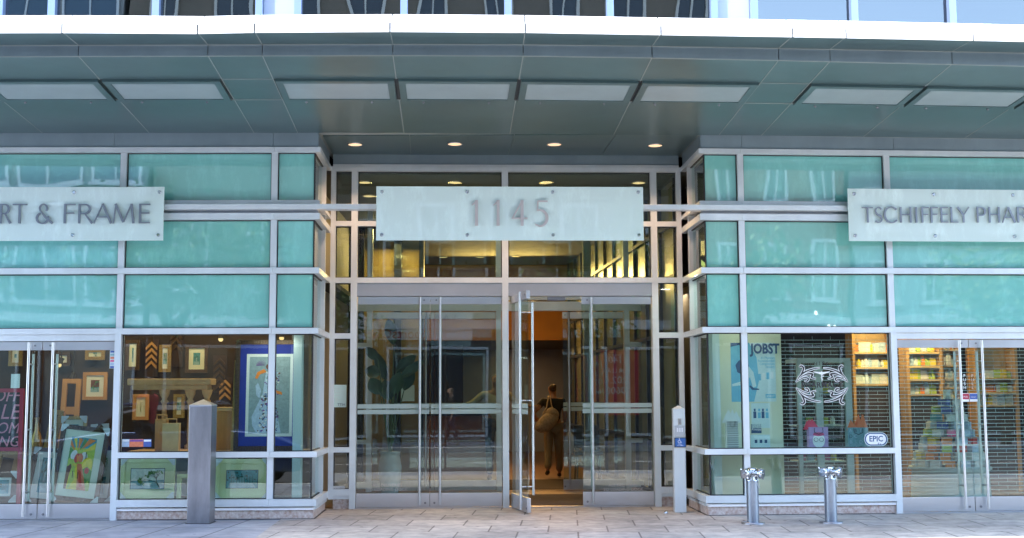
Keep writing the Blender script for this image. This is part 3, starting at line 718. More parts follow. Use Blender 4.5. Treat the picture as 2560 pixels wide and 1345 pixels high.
def sign(F, x0, x1, y0, y1, lab, bolts, w=.155):
    """frosted glass plate on standoffs"""
    xm = min(max((x0 + x1) / 2, 40), 2520); u0, u1 = at(F, x0, (y0 + y1) / 2, w)[0], at(F, x1, (y0 + y1) / 2, w)[0]
    z0, z1 = at(F, xm, y1, w)[1], at(F, xm, y0, w)[1]
    t = thing('glass_sign', F.pt((u0 + u1) / 2, w, z0), lab, 'sign', 'frosted glass name signs on the sign rail')
    b = MB(); b.box(F, u0, u1, w - .014, w, z0, z1); b.build('plate', 'sign_glass', t, bevel=.002)
    for bx in bolts:
        u = at(F, bx, 500, w)[0]
        for z in (z0 + .065, z1 - .065):
            b = MB(); b.tube([F.pt(u, w - .075, z), F.pt(u, w + .008, z), F.pt(u, w + .014, z)], [.021, .021, .015], 16); b.build('standoff_bolt', 'chrome', t)
    return t
t = sign(CF.off(1.24), 940.5, 1608.5, 466.5, 601, 'frosted glass sign with the number 1145 over the entrance doors', (955, 1168, 1382, 1596), w=.20)
SF = CF.off(1.24)
letters(SF, [('1', 1177, 1211), ('1', 1231, 1265), ('4', 1279, 1326), ('5', 1337, 1382)], 500.5, 564, .232, 'letter_steel', t)
t = sign(LF, -262, 409, 467.5, 602, 'frosted glass sign ending in ART & FRAME on the shop left of the entrance', (398, 184.5, -29, -243))
letters(LF, [('A', -52, -8), ('R', -2, 27), ('T', 30, 66), ('&', 90, 131), ('F', 158, 189), ('R', 194, 232), ('A', 233, 279), ('M', 281, 335), ('E', 346, 376)], 509.5, 558.5, .184, 'letter_dark', t)
t = sign(RF, 2121, 2792, 474, 604, 'frosted glass sign reading TSCHIFFELY PHARMACY right of the entrance', (2135, 2334, 2532, 2730))
letters(RF, [('T', 2156, 2184), ('S', 2187, 2208), ('C', 2211, 2244), ('H', 2249, 2281), ('I', 2284, 2299), ('F', 2304, 2324), ('F', 2327, 2347), ('E', 2352, 2372), ('L', 2377, 2397),
             ('Y', 2395, 2424), ('P', 2442, 2466), ('H', 2471, 2502), ('A', 2506, 2539), ('R', 2543, 2573), ('M', 2577, 2612), ('A', 2616, 2648), ('C', 2652, 2684), ('Y', 2686, 2714)], 517.5, 556.5, .184, 'letter_dark', t)

# ================================================================== DOWNLIGHTS
def downlight(x, y, z, lab, r=.085, grp='round downlights in the recess soffit', power=9, lens='lens_warm'):
    p = on_z(x, y, z); t = thing('downlight', p, lab, 'ceiling light', grp)
    b = MB(); n = 28
    vs = []; 
    for (rr, dz) in ((r + .012, 0), (r + .012, -.006), (r, -.006), (r - .004, .0)):
        vs += [p + Vector((rr * math.cos(2 * math.pi * k / n), rr * math.sin(2 * math.pi * k / n), dz)) for k in range(n)]
    b.add(vs, [(j * n + k, j * n + (k + 1) % n, (j + 1) * n + (k + 1) % n, (j + 1) * n + k) for j in range(3) for k in range(n)], 0, True)
    b.build('trim_ring', 'chrome', t)
    b = MB(); b.tube([p + Vector((0, 0, -.004)), p + Vector((0, 0, -.001))], r - .003, n); b.build('lens', lens, t)
    if power:
        l = D.lights.new('downlight_lamp', 'SPOT'); l.energy = power; l.spot_size = math.radians(110); l.spot_blend = .8; l.color = (1, .60, .34); l.shadow_soft_size = .06
        o = D.objects.new('downlight_lamp', l); COL.objects.link(o); o.parent = t; o.location = (0, 0, -.03)
    return t
for x, y, s in ((888, 361, 'leftmost of the four round downlights outside above the entrance'), (1137, 360, 'second from left of the four round downlights outside above the entrance'),
             (1386, 361, 'third from left of the four round downlights outside above the entrance'), (1638, 363.5, 'rightmost of the four round downlights outside above the entrance')):
    downlight(x, y, SOF - .003, s, power=14)

# ================================================================== LOBBY BEHIND THE ENTRANCE
mat('lobby_floor', (0.16, 0.085, 0.04), 0.35, noise=0.25, nscale=5)
mat('door_mat', (0.06, 0.042, 0.034), 0.95, noise=0.35, nscale=120, bump=.4, bscale=200)
mat('brass_strip', (0.55, 0.33, 0.13), 0.4, 0.3)
mat('lobby_ceiling', (0.17, 0.155, 0.12), 0.8, noise=.05, nscale=2)
mat('gold_wall', (0.55, 0.33, 0.09), 0.6, noise=0.12, nscale=1.5, stretch=(1, 1, .2))
mat('orange_wall', (0.62, 0.30, 0.06), 0.7, noise=0.06, nscale=2)
mat('olive_panel', (0.26, 0.24, 0.12), 0.25, 0.1, noise=0.10, nscale=1.2)
mat('dark_frame', (0.03, 0.028, 0.028), 0.4, .3)
mat('dark_wood', (0.055, 0.03, 0.018), 0.4, noise=.3, nscale=3, stretch=(1, 1, .2))
mat('stone_wall', (0.36, 0.33, 0.28), .7, noise=.12, nscale=60)
b = MB(); b.box(CF, uCl - .4, uCr + .4, -20, -.17, -.02, .010); part(b, 'lobby_floor', 'lobby_floor')
b = MB(); b.box(CF, e[2] , e[5], -2.0, -.20, .0101, .018); b.build('door_mat', 'door_mat', None, 'dark brown mat on the floor just inside the entrance doors', 'mat', 'entrance mats')
b = MB(); b.box(CF, e[2] + .3, e[5], -5.2, -3.0, .0101, .018); b.build('door_mat', 'door_mat', None, 'dark brown mat beyond the inner doors under the walking woman', 'mat', 'entrance mats')
b = MB(); b.box(CF, uCl - .4, uCr + 1, -11.0, -.13, 4.27, 4.33); part(b, 'lobby_ceiling', 'lobby_ceiling')
b = MB(); b.box(CF, uCl - .5, uCl - .4, -11, -.2, 0, 4.26); part(b, 'lobby_side_wall', 'stone_wall')
b = MB(); b.box(CF, uCl - .4, uCr + 1, -11.2, -11.0, 2.62, 4.26); part(b, 'bulkhead', 'orange_wall')
b = MB(); b.box(CF, uCl - .4, uCr + 1, -19, -11.2, 2.62, 2.7); part(b, 'lobby_ceiling', 'dark_wood')
b = MB(); b.box(CF, uCl - .4, uCr + 1, -19.2, -19, 0, 2.7); b.box(CF, uCl - .4, -.6, -13.2, -13.0, 0, 2.6); part(b, 'back_wall', 'dark_wood')
# gold wall washed by hidden lamps on the left
b = MB(); b.box(CF, uCl - .4, -1.35, -5.4, -5.2, .02, 4.26); part(b, 'gold_wall', 'gold_wall')
b = MB(); b.box(CF, -1.78, -1.66, -5.19, -5.05, .02, 4.26); b.box(CF, -1.36, -1.28, -5.5, -5.1, .02, 4.26); part(b, 'gold_wall_edge', 'dark_frame')
# glazed partition running back on the right
pa = CF.pt(uCr - .05, -.25, 0); pb = CF.pt(uCr - .55, -10.9, 0)
GF = Frame(pa.x, pa.y, (pa - pb).x, (pa - pb).y)     # faces left, into the lobby
GL = (pb - pa).length
b = MB(); b.box(GF, -GL, 0, -.06, -.03, .02, 4.26); part(b, 'partition_panel', 'olive_panel')
b = MB()
k = 0.0
while k < GL: b.box(GF, -k - .05, -k, -.03, .015, .02, 4.26); k += .95
for z in (.03, .78, 2.2, 2.95, 3.65): b.box(GF, -GL, 0, -.029, .012, z, z + .05)
part(b, 'partition_frame', 'dark_frame')
# hanging pier in brick tone seen through the right transom
b = MB(); b.box(CF, 1.32, 1.44, -4.2, -4.0, .02, 4.26); part(b, 'pier', 'stone_wall')
for x, y, s in ((911, 456, 'leftmost'), (1137, 456, 'second from left'), (1366, 456, 'third from left'), (1597, 457, 'rightmost')):
    downlight(x, y, 4.262, s + ' of the four downlights seen inside through the transom glass', grp='round downlights in the lobby ceiling', power=2.5, lens='lens_pale')
for x, y, s in ((923, 490, 'downlight inside just left of the 1145 sign, lower than its neighbour'), (1108, 643, 'small inner downlight below the left half of the 1145 sign'), (1200, 643, 'small inner downlight below the digits of the 1145 sign'),
                (1290, 641, 'small inner downlight just right of the middle mullion'), ):
    downlight(x, y, 4.262, s, grp='round downlights in the lobby ceiling', power=2, lens='lens_pale')
def lamp(name, F, u, w, z, size, power, col, rot=(0, 0, 0), sy=None):
    l = D.lights.new(name, 'AREA'); l.energy = power; l.size = size; l.color = col
    if sy: l.shape = 'RECTANGLE'; l.size_y = sy
    o = D.objects.new(name, l); COL.objects.link(o); o.location = F.pt(u, w, z); o.rotation_euler = rot; return o
WARM = (1, .56, .22)
lamp('lobby_lamp', CF, -1.75, -4.8, 4.1, .3, 4.5, (1, .66, .22), (math.radians(-25), 0, 0))
lamp('lobby_lamp', CF, 0, -7.5, 4.2, 2.2, 5, WARM)
lamp('lobby_lamp', CF, 0, -1.5, 4.2, 2.0, 1.5, (1, .75, .45), sy=.6)
lamp('lobby_lamp', CF, .2, -9.6, 3.9, 2.0, 18, (1, .5, .15), (math.radians(-70), 0, 0), sy=.3)
lamp('lobby_lamp', GF, -6.5, .7, 4.1, 2.4, 1.1, (1, .85, .25), (0, math.radians(-35), 0), sy=.4)
lamp('lobby_lamp', CF, .3, -14, 2.5, 1.4, 2, WARM)

# reception desk and a lobby chair
mat('desk_wood', (0.30, 0.13, 0.045), .35, noise=.2, nscale=4, stretch=(.2, 1, 1))
t = thing('reception_desk', CF.pt(-1.0, -8.2, 0), 'low wooden reception desk deep in the lobby behind the closed doors', 'desk')
b = MB(); b.box(CF, -2.0, -.15, -8.3, -7.9, .012, 1.05); b.build('front_panel', 'desk_wood', t, bevel=.01)
b = MB(); b.box(CF, -2.05, -.10, -8.4, -7.8, 1.051, 1.09); b.build('counter_top', 'dark_frame', t, bevel=.005)
t = thing('lobby_chair', CF.pt(1.45, -4.9, 0), 'black office chair inside the lobby behind the right doors', 'chair')
def chair(t, F, u, w, m='black'):
    b = MB(); b.box(F, u - .23, u + .23, w - .23, w + .23, .44, .50); b.build('seat', m, t, bevel=.015)
    b = MB(); b.box(F, u - .21, u + .21, w - .27, w - .235, .54, .92); b.build('backrest', m, t, bevel=.015)
    for a, c in ((-.2, -.2), (.2, -.2), (-.2, .2), (.2, .2)):
        b = MB(); b.tube([F.pt(u + a, w + c, .012), F.pt(u + a * .9, w + c * .9, .44)], .014, 8); b.build('leg', 'chrome', t)
    b = MB(); b.tube([F.pt(u - .18, w - .245, .48), F.pt(u - .18, w - .25, .60)], .012, 8); b.tube([F.pt(u + .18, w - .245, .48), F.pt(u + .18, w - .25, .60)], .012, 8); b.build('back_support', 'chrome', t)
chair(t, CF, 1.45, -4.9)

# big-leaved plant in a tall pale pot, inside the vestibule
mat('plant_leaf', (0.012, 0.035, 0.02), .35, base2=(0.03, 0.07, 0.035), nscale=4)
mat('plant_stem', (0.06, 0.11, 0.05), .5)
mat('pot_glaze', (0.50, 0.58, 0.58), .25, noise=.05, nscale=6)
pu, pw = -1.62, -1.35
t = thing('potted_plant', CF.pt(pu, pw, .02), 'tall plant with big paddle leaves in a pale vase behind the left doors', 'potted plant')
b = MB(); prof = [(.10, .02), (.115, .1), (.15, .3), (.16, .45), (.13, .60), (.145, .66)]
b.tube([CF.pt(pu, pw, z) for r, z in prof], [r for r, z in prof], 24); b.build('pot', 'pot_glaze', t)
def paddle(F, base, tip, width, t):
    b = MB(); base = Vector(base); tip = Vector(tip); ax = tip - base; l = ax.length; ax.normalize()
    side = ax.cross(Vector((0, -1, .15))).normalized(); nrm = side.cross(ax); n = 12; vs = []
    for k in range(n + 1):
        s = k / n; wd = width * math.sin(math.pi * min(1, s * .97 + .03)) ** .75; c = base + ax * (l * s) + nrm * (-.10 * l * (s - .4) ** 2)
        vs += [c - side * wd + nrm * wd * .35, c, c + side * wd + nrm * wd * .35]
    fs = []
    for k in range(n): fs += [(3 * k, 3 * k + 1, 3 * k + 4, 3 * k + 3), (3 * k + 1, 3 * k + 2, 3 * k + 5, 3 * k + 4)]
    vs2 = [v + nrm * .004 for v in vs]; o = len(vs); b.add(vs + vs2, fs + [tuple(i + o for i in reversed(f)) for f in fs], 0, True)
    return b.build('leaf', 'plant_leaf', t)
for (x0, y0, x1, y1, wd, dw) in ((985, 862, 970, 796, .085, 0), (945, 900, 915, 868, .07, .1), (950, 935, 912, 925, .09, .1), (990, 930, 1040, 888, .085, -.05), (965, 950, 940, 880, .08, -.1),
                                 (1000, 945, 1062, 900, .07, .05), (1010, 975, 1035, 925, .08, 0), (950, 985, 925, 945, .1, .15), (985, 985, 1000, 930, .10, .12), (975, 1000, 960, 950, .11, .05)):
    F2 = CF.off(pw + dw); a = F2.pt(at(F2, x0, y0)[0], 0, at(F2, x0, y0)[1]); c = F2.pt(at(F2, x1, y1)[0], 0, at(F2, x1, y1)[1])
    paddle(F2, a, c, wd, t)
    s = MB(); r0 = CF.pt(pu, pw, .6); s.tube([r0, r0.lerp(a, .5) + Vector((0, 0, .06)), a, a.lerp(c, .5)], [.012, .010, .007, .003], 8); s.build('stem', 'plant_stem', t)

# ================================================================== DOOR AND WINDOW LETTERING, NOTICES
mat('vinyl_white', (0.80, 0.82, 0.82), .6)
mat('vinyl_grey', (0.55, 0.55, 0.53), .6)
def zz_(F, x, y): return at(F, x, y)
WG = -.064
for x, s_ in ((968, 'left'), (1558, 'right')):
    for k, (tx, y) in enumerate((('ALL DELIVERIES', 1216.5), ('TO LOADING DOCK', 1227))):
        u, z = at(CF, x, y, WG + .002); text(CF, tx, u, z, WG + .002, .052, 'vinyl_grey', 'door_lettering', bld, 'CENTER', space=1.05)
def card(F, x0, y0, x1, y1, w, m, name, lab, cat, grp=None, th=.002):
    u0, z1 = at(F, x0, y0, w); u1, z0 = at(F, x1, y1, w)
    b = MB(); b.box(F, u0, u1, w - th, w, z0, z1)
    t = thing(name, F.pt((u0 + u1) / 2, w, z0), lab, cat, grp); b.build('sheet', m, t); return t, u0, u1, z0, z1
mat('permit_paper', (0.52, 0.66, 0.60), .7)
t, u0, u1, z0, z1 = card(CF, 822, 962, 866, 1018, -.062, 'permit_paper', 'notice', 'pale green typed notice taped to the narrow glass left of the doors', 'notice')
b = MB()
for k in range(11):
    if k in (3, 7): continue
    l = (.55, .7, .62, 0, .66, .3, .7, 0, .5, .68, .4)[k]; b.box(CF, u0 + .025, u0 + .025 + (u1 - u0 - .05) * l, -.0618, -.0612, z1 - .03 - k * .018, z1 - .027 - k * .018)
b.build('print', 'vinyl_grey', t)
text(CF, 'HITT', u1 - .015, z0 + .018, -.0608, .045, 'ink', 'logo', t, 'LEFT', mirror=True)
t, u0, u1, z0, z1 = card(CF, 822, 1215, 862, 1229, -.062, 'vinyl_grey', 'sticker', 'small alarm company sticker low on the narrow glass left of the doors', 'sticker')
text(CF, 'DATAWATCH', (u0 + u1) / 2, z0 + .022, -.0608, .034, 'ink', 'lettering', t, 'CENTER')

# ================================================================== STREET FURNITURE
def yplane(p): return Frame(0, p.y, 1, 0)
# square steel bollard
p = on_z(495, 1310, 0); F = yplane(p); u0 = at(F, 466.5, 1300)[0]; u1 = at(F, 523.5, 1300)[0]; zt = at(F, 495, 1015)[1]; wd = u1 - u0
t = thing('bollard', F.pt((u0 + u1) / 2, -wd / 2, 0), 'square brushed steel bollard with a pyramid top in front of the picture window', 'bollard')
b = MB(); b.box(F, u0, u1, -wd, 0, 0, zt); b.build('post', 'steel_post', t, bevel=.006); b = MB(); b.box(F, u0 - .012, u1 + .012, -wd - .012, .012, .0005, .006); b.build('contact_shade', 'gasket', t)  # thin dark plate stands in for contact shade round the bollard foot
b = MB(); c = F.pt((u0 + u1) / 2, -wd / 2, zt + .075)
q4 = [F.pt(u0, 0, zt + .001), F.pt(u1, 0, zt + .001), F.pt(u1, -wd, zt + .001), F.pt(u0, -wd, zt + .001)]; q5 = [v + Vector((0, 0, .012)) for v in q4]
b.add(q4 + q5 + [c], [(3, 2, 1, 0), (0, 1, 5, 4), (1, 2, 6, 5), (2, 3, 7, 6), (3, 0, 4, 7), (4, 5, 8), (5, 6, 8), (6, 7, 8), (7, 4, 8)]); b.build('cap', 'steel', t)
# push plate post
p = on_z(1701, 1280, .01); F = yplane(p); u0 = at(F, 1687.5, 1280)[0]; u1 = at(F, 1716.5, 1280)[0]; z1 = at(F, 1701, 1022)[1]; wd = u1 - u0
t = thing('door_opener_post', F.pt((u0 + u1) / 2, -wd / 2, 0), 'slim grey post with intercom keypad and blue wheelchair push plate beside the entrance', 'post')
b = MB(); b.box(F, u0, u1, -wd, 0, 0.004, z1); b.build('post', 'alu', t, bevel=.004)
b = MB(); c = F.pt((u0 + u1) / 2, -wd / 2, z1 + .04); q4 = [F.pt(u0, 0, z1 + .001), F.pt(u1, 0, z1 + .001), F.pt(u1, -wd, z1 + .001), F.pt(u0, -wd, z1 + .001)]
b.add(q4 + [c], [(3, 2, 1, 0), (0, 1, 4), (1, 2, 4), (2, 3, 4), (3, 0, 4)]); b.build('cap', 'alu', t)
mat('card_reader', (.42, .40, .37), .5); mat('key_white', (.85, .85, .9), .4); mat('push_blue', (.03, .13, .42), .35, noise=.1, nscale=5)
zz1, zz0 = at(F, 1701, 1046)[1], at(F, 1701, 1062)[1]; b = MB(); b.box(F, u0 + .055, u0 + .095, .001, .018, zz0, zz1); rd = b.build('card_reader', 'card_reader', t, bevel=.003)
b = MB(); b.box(F, u0 + .062, u0 + .088, .0185, .020, zz0 + .015, zz1 - .012); b.build('reader_face', 'steel_post', rd)
zz1, zz0 = at(F, 1701, 1064)[1], at(F, 1701, 1092)[1]; b = MB(); b.box(F, u0 + .012, u1 - .008, .001, .008, zz0, zz1); kp = b.build('keypad', 'alu_dark', t, bevel=.002)
for c_ in range(3):
    for r_ in range(4):
        b = MB(); ku = u0 + .038 + c_ * .028; kz = zz1 - .028 - r_ * .0125; b.box(F, ku, ku + .018, .0085, .012, kz - .009, kz); b.build('key', 'key_white', kp)
z1_, z0_ = at(F, 1705, 1094)[1], at(F, 1705, 1118)[1]; zz1, zz0 = z1_, z0_
b = MB(); b.box(F, u0 + .006, u1 + .006, .001, .028, zz0, zz1); pp = b.build('push_box', 'black', t, bevel=.003)
b = MB(); b.box(F, u0 + .014, u1 - .002, .0285, .033, zz0 + .008, zz1 - .008); b.build('push_plate', 'push_blue', pp, bevel=.002)
def wheelchair(F, u, z, h, w, m, parent):
    b = MB(); s = h
    b.stroke(F, [(u + s * .33 * math.cos(a_) + .02 * s, z + s * .32 + s * .33 * math.sin(a_)) for a_ in [math.radians(120 + k * 18) for k in range(14)]], s * .09, w, w + .001)
    b.stroke(F, [(u - .02 * s, z + s * .95), (u + .0 * s, z + s * .45), (u + s * .3, z + s * .45), (u + s * .42, z + s * .1), (u + s * .52, z + s * .1)], s * .10, w + .0003, w + .0012)
    b.stroke(F, [(u - .02 * s, z + s * .68), (u + s * .25, z + s * .66)], s * .08, w + .0005, w + .0014)
    b.stroke(F, [(u - .09 * s, z + s * 1.02), (u + .06 * s, z + s * 1.02)], s * .15, w + .0001, w + .0011)
    return b.build('wheelchair_symbol', m, parent)
um_ = (u0 + u1) / 2; wheelchair(F, um_ - .006, zz0 + .052, .052, .0335, 'key_white', pp)
text(F, 'PUSH', um_ + .003, zz0 + .032, .0335, .017, 'key_white', 'lettering', pp, 'CENTER'); text(F, 'TO OPEN', um_ + .003, zz0 + .016, .0335, .017, 'key_white', 'lettering', pp, 'CENTER')
# fire department standpipes
def standpipe(x, y, ytop, lab, first):
    p = on_z(x, y, .004); F = yplane(p); zt = at(F, x, ytop)[1]
    t = thing('standpipe', p, lab, 'standpipe', 'twin-headed fire standpipes in front of the pharmacy window')
    r = .066
    b = MB(); b.tube([p + Vector((0, 0, .014)), p + Vector((0, 0, zt))], r, 28); b.build('pipe', 'alu_blue', t)
    b = MB(); b.tube([p, p + Vector((0, 0, .012)), p + Vector((0, 0, .018))], [.128, .128, .118], 32); b.build('base_flange', 'steel_post', t)
    b = MB(); b.tube([p + Vector((0, 0, zt)), p + Vector((0, 0, zt + .012)), p + Vector((0, 0, zt + .04)), p + Vector((0, 0, zt + .10)), p + Vector((0, 0, zt + .132)), p + Vector((0, 0, zt + .14))], [.072, .070, .052, .060, .058, .03], 24)
    c = p + Vector((0, 0, zt + .082))
    for s in (-1, 1):
        d = Vector((s * .80, -.60, -.04)).normalized(); b.tube([c, c + d * .075, c + d * .08, c + d * .10], [.05, .048, .056, .056], 20)
    b.build('siamese_head', 'chrome', t)
    for s in (-1, 1):
        d = Vector((s * .80, -.60, -.04)).normalized(); k = MB(); k.tube([c + d * .101, c + d * .112, c + d * .130, c + d * .134], [.050, .054, .052, .044], 24)
        k.tube([c + d * .134, c + d * .142], .010, 10); cp = k.build('cap', 'chrome', t)
        side = d.cross(Vector((0, 0, 1))).normalized(); up_ = side.cross(d)
        for j in range(4):
            a_ = math.radians(45 + 90 * j + (20 if s > 0 else 0)); v = side * math.cos(a_) + up_ * math.sin(a_); g = MB(); g.tube([c + d * .118 + v * .048, c + d * .118 + v * .070], [.008, .0075], 8); g.build('lug', 'chrome', cp)
    # small chain
    k = MB(); a0 = c + Vector((.05, -.06, -.03)); k.tube([a0, a0 + Vector((.01, 0, -.06)), a0 + Vector((.02, .005, -.14)), a0 + Vector((.0, .01, -.10)), a0 + Vector((-.03, .012, -.02))], .003, 6); k.build('chain', 'steel', t)
mat('alu_blue', (0.25, 0.30, 0.38), 0.3, 0.8, noise=.18, nscale=9, stretch=(1, 1, .3))
standpipe(1883, 1309, 1202, 'polished twin-cap standpipe in front of the left pane mullion of the pharmacy window', True)
standpipe(2078, 1307, 1198, 'polished twin-cap standpipe in front of the middle of the pharmacy window', False)
# little dome stud on the paving
p = on_z(1665, 1284, .004); t = thing('floor_stud', p, 'tiny domed metal stud on the paving left of the keypad post', 'door stop')
b = MB(); b.ball(p + Vector((0, 0, .01)), .022, .022, .02, 14, 8); b.build('dome', 'chrome', t)
b = MB(); b.tube([p, p + Vector((0, 0, .006))], .032, 16); b.build('washer', 'steel', t)


# ================================================================== SHOP ROOMS
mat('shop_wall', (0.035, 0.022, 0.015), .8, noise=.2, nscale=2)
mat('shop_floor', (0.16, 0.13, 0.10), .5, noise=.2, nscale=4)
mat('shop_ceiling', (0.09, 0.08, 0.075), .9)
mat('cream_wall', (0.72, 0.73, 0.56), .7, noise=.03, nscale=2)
mat('column_paint', (0.55, 0.66, 0.66), .6)
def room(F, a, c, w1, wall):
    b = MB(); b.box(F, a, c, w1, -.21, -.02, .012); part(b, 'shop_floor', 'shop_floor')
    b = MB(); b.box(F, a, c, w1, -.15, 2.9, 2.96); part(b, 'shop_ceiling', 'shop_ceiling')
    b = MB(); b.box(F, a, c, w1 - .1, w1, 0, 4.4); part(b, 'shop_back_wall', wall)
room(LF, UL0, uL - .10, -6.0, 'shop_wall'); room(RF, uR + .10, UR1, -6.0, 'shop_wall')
b = MB(); b.box(LF, uL - .42, uL - .34, -5.9, -1.55, 0.013, 4.3); part(b, 'shop_side_wall', 'stone_wall'); b = MB(); b.box(RF, uR + .34, uR + .42, -5.9, -1.55, .013, 4.3); part(b, 'shop_side_wall', 'stone_wall')
b = MB(); u = at(LF, 752, 1000, -.45)[0]; b.box(LF, u - .085, u + .015, -.55, -.40, .013, 2.89); part(b, 'column', 'column_paint')

b = MB(); b.box(LF, uLd + .05, uL - .25, -1.2, -.16, .013, .185); part(b, 'display_platform', 'stone_wall')
b = MB(); b.box(LF, uLd2 + .1, uLd - .1, -1.3, -.34, .013, .17); part(b, 'display_platform', 'dark_wood')
class TF:
    """leaning, rolled plane for pictures: base point p, heading frame F, lean back, roll"""
    def __init__(s, p, F, lean=0.0, roll=0.0, turn=0.0):
        s.p = Vector(p); Z_ = Vector((0, 0, 1)); d = F.d * math.cos(turn) + F.n * math.sin(turn); n = F.n * math.cos(turn) - F.d * math.sin(turn)
        z = Z_ * math.cos(lean) - n * math.sin(lean); n = n * math.cos(lean) + Z_ * math.sin(lean)
        s.d = d * math.cos(roll) + z * math.sin(roll); s.z = z * math.cos(roll) - d * math.sin(roll); s.n = n; s.o = s.p
    def pt(s, u, w, z): return s.p + s.d * u + s.n * w + s.z * z
def ring(b, F, u0, u1, z0, z1, t, w0, w1, mi=0):
    b.box(F, u0, u1, w0, w1, z0, z0 + t, mi); b.box(F, u0, u1, w0, w1, z1 - t, z1, mi)
    b.box(F, u0, u0 + t, w0, w1, z0 + t, z1 - t, mi); b.box(F, u1 - t, u1, w0, w1, z0 + t, z1 - t, mi)
mat('gold_frame', (0.45, 0.30, 0.09), .35, .6, noise=.35, nscale=60)
mat('dark_gold', (0.10, 0.06, 0.03), .4, .4, noise=.5, nscale=50)
mat('mat_cream', (0.66, 0.72, 0.58), .8); mat('mat_blue', (0.012, 0.03, 0.30), .7, noise=.08, nscale=3); mat('mat_white', (.72, .78, .74), .8); mat('mat_lime', (0.66, 0.72, 0.42), .8, noise=.04, nscale=3)
mat('card_corner', (0.62, 0.68, 0.70), .6)
ARTC = dict(yel=(.75, .60, .05), ora=(.78, .24, .03), red=(.60, .05, .03), grn=(.10, .28, .06), lime=(.42, .55, .08), brn=(.16, .06, .03), sky=(.25, .45, .50), teal=(.06, .28, .33), pale=(.62, .70, .66), grey=(.26, .36, .38), blu=(.06, .12, .38), ice=(.45, .58, .72), wht=(.75, .75, .72), blk=(.02, .02, .02), cor=(.70, .20, .10), dgrn=(.02, .08, .06), pink=(.7, .10, .25), lil=(.42, .30, .62), purp=(.2, .08, .3))
for k_, v_ in ARTC.items(): mat('paint_' + k_, v_, .6, noise=.18, nscale=30)
AN = list(ARTC); AM = ['paint_' + k for k in AN]
def poly(b, F, pts, U, V, w, col): b.prism(F, [(U[0] + (U[1] - U[0]) * x, V[0] + (V[1] - V[0]) * y) for x, y in pts], w - .0006, w, AN.index(col))
def ell(cx, cy, rx, ry, n=20, a0=0, a1=360, rot=0):
    P = [(rx * math.cos(math.radians(a0 + (a1 - a0) * k / n)), ry * math.sin(math.radians(a0 + (a1 - a0) * k / n))) for k in range(n)]
    c, s = math.cos(rot), math.sin(rot); return [(cx + x * c - y * s, cy + x * s + y * c) for x, y in P]
def picture(F, x0, y0, x1, y1, w, lab, fm, mm, ft, mt, art, lean=.12, roll=0.0, turn=0.0, beads=False, corners=True, grp=None, inner=None, z0=None, bg='pale', mtv=None):
    """framed picture measured by its outer corners; leans back"""
    ua, za = at(F, x0, y1, w); ub, zb = at(F, x1, y0, w); wd, h = ub - ua, zb - za
    if z0 is not None: za = z0
    base = F.pt((ua + ub) / 2, w, za); T = TF(base, F, lean, roll, turn)
    t = thing('framed_picture', base, lab, 'picture', grp)
    b = MB(); ring(b, T, -wd / 2, wd / 2, 0, h, ft, -.03, .0); b.box(T, -wd / 2 + .01, wd / 2 - .01, -.034, -.0305, .01, h - .01)
    if beads:
        n = int(h / .032)
        for k in range(n):
            for s in (-1, 1): b.box(T, s * (wd / 2 - ft * .5) - ft * .36, s * (wd / 2 - ft * .5) + ft * .36, .0, .009, k * h / n + .005, k * h / n + .022)
        n = int(wd / .032)
        for k in range(n):
            for z in (ft * .5, h - ft * .5): b.box(T, -wd / 2 + k * wd / n + .005, -wd / 2 + k * wd / n + .022, .0, .008, z - ft * .36, z + ft * .36)
    b.build('frame', fm, t)
    b = MB(); b.box(T, -wd / 2 + ft, wd / 2 - ft, -.020, -.014, ft, h - ft); b.build('mat_board', mm, t)
    U = (-wd / 2 + ft + mt, wd / 2 - ft - mt); V = (ft + (mtv or mt), h - ft - (mtv or mt))
    if inner:
        b = MB(); ring(b, T, U[0] - inner[1], U[1] + inner[1], V[0] - inner[1], V[1] + inner[1], inner[1], -.0138, -.0115); b.build('inner_border', inner[0], t)
    b = MB(); b.box(T, U[0], U[1], -.0138, -.0125, V[0], V[1], AN.index(bg)); art(b, T, U, V, -.0115); b.build('artwork', AM, t)
    if corners:
        for s in (-1, 1):
            for z in (0, h):
                k = MB(); zz = 1 if z == 0 else -1; k.prism(T, [(s * (wd / 2 + .004), z - .004 * zz), (s * (wd / 2 - .085), z - .004 * zz), (s * (wd / 2 - .085), z + .012 * zz), (s * (wd / 2 - .02), z + .085 * zz), (s * (wd / 2 + .004), z + .085 * zz)], .0095, .0115)
                k.build('card_corner', 'card_corner', t)
    return t, T, U, V
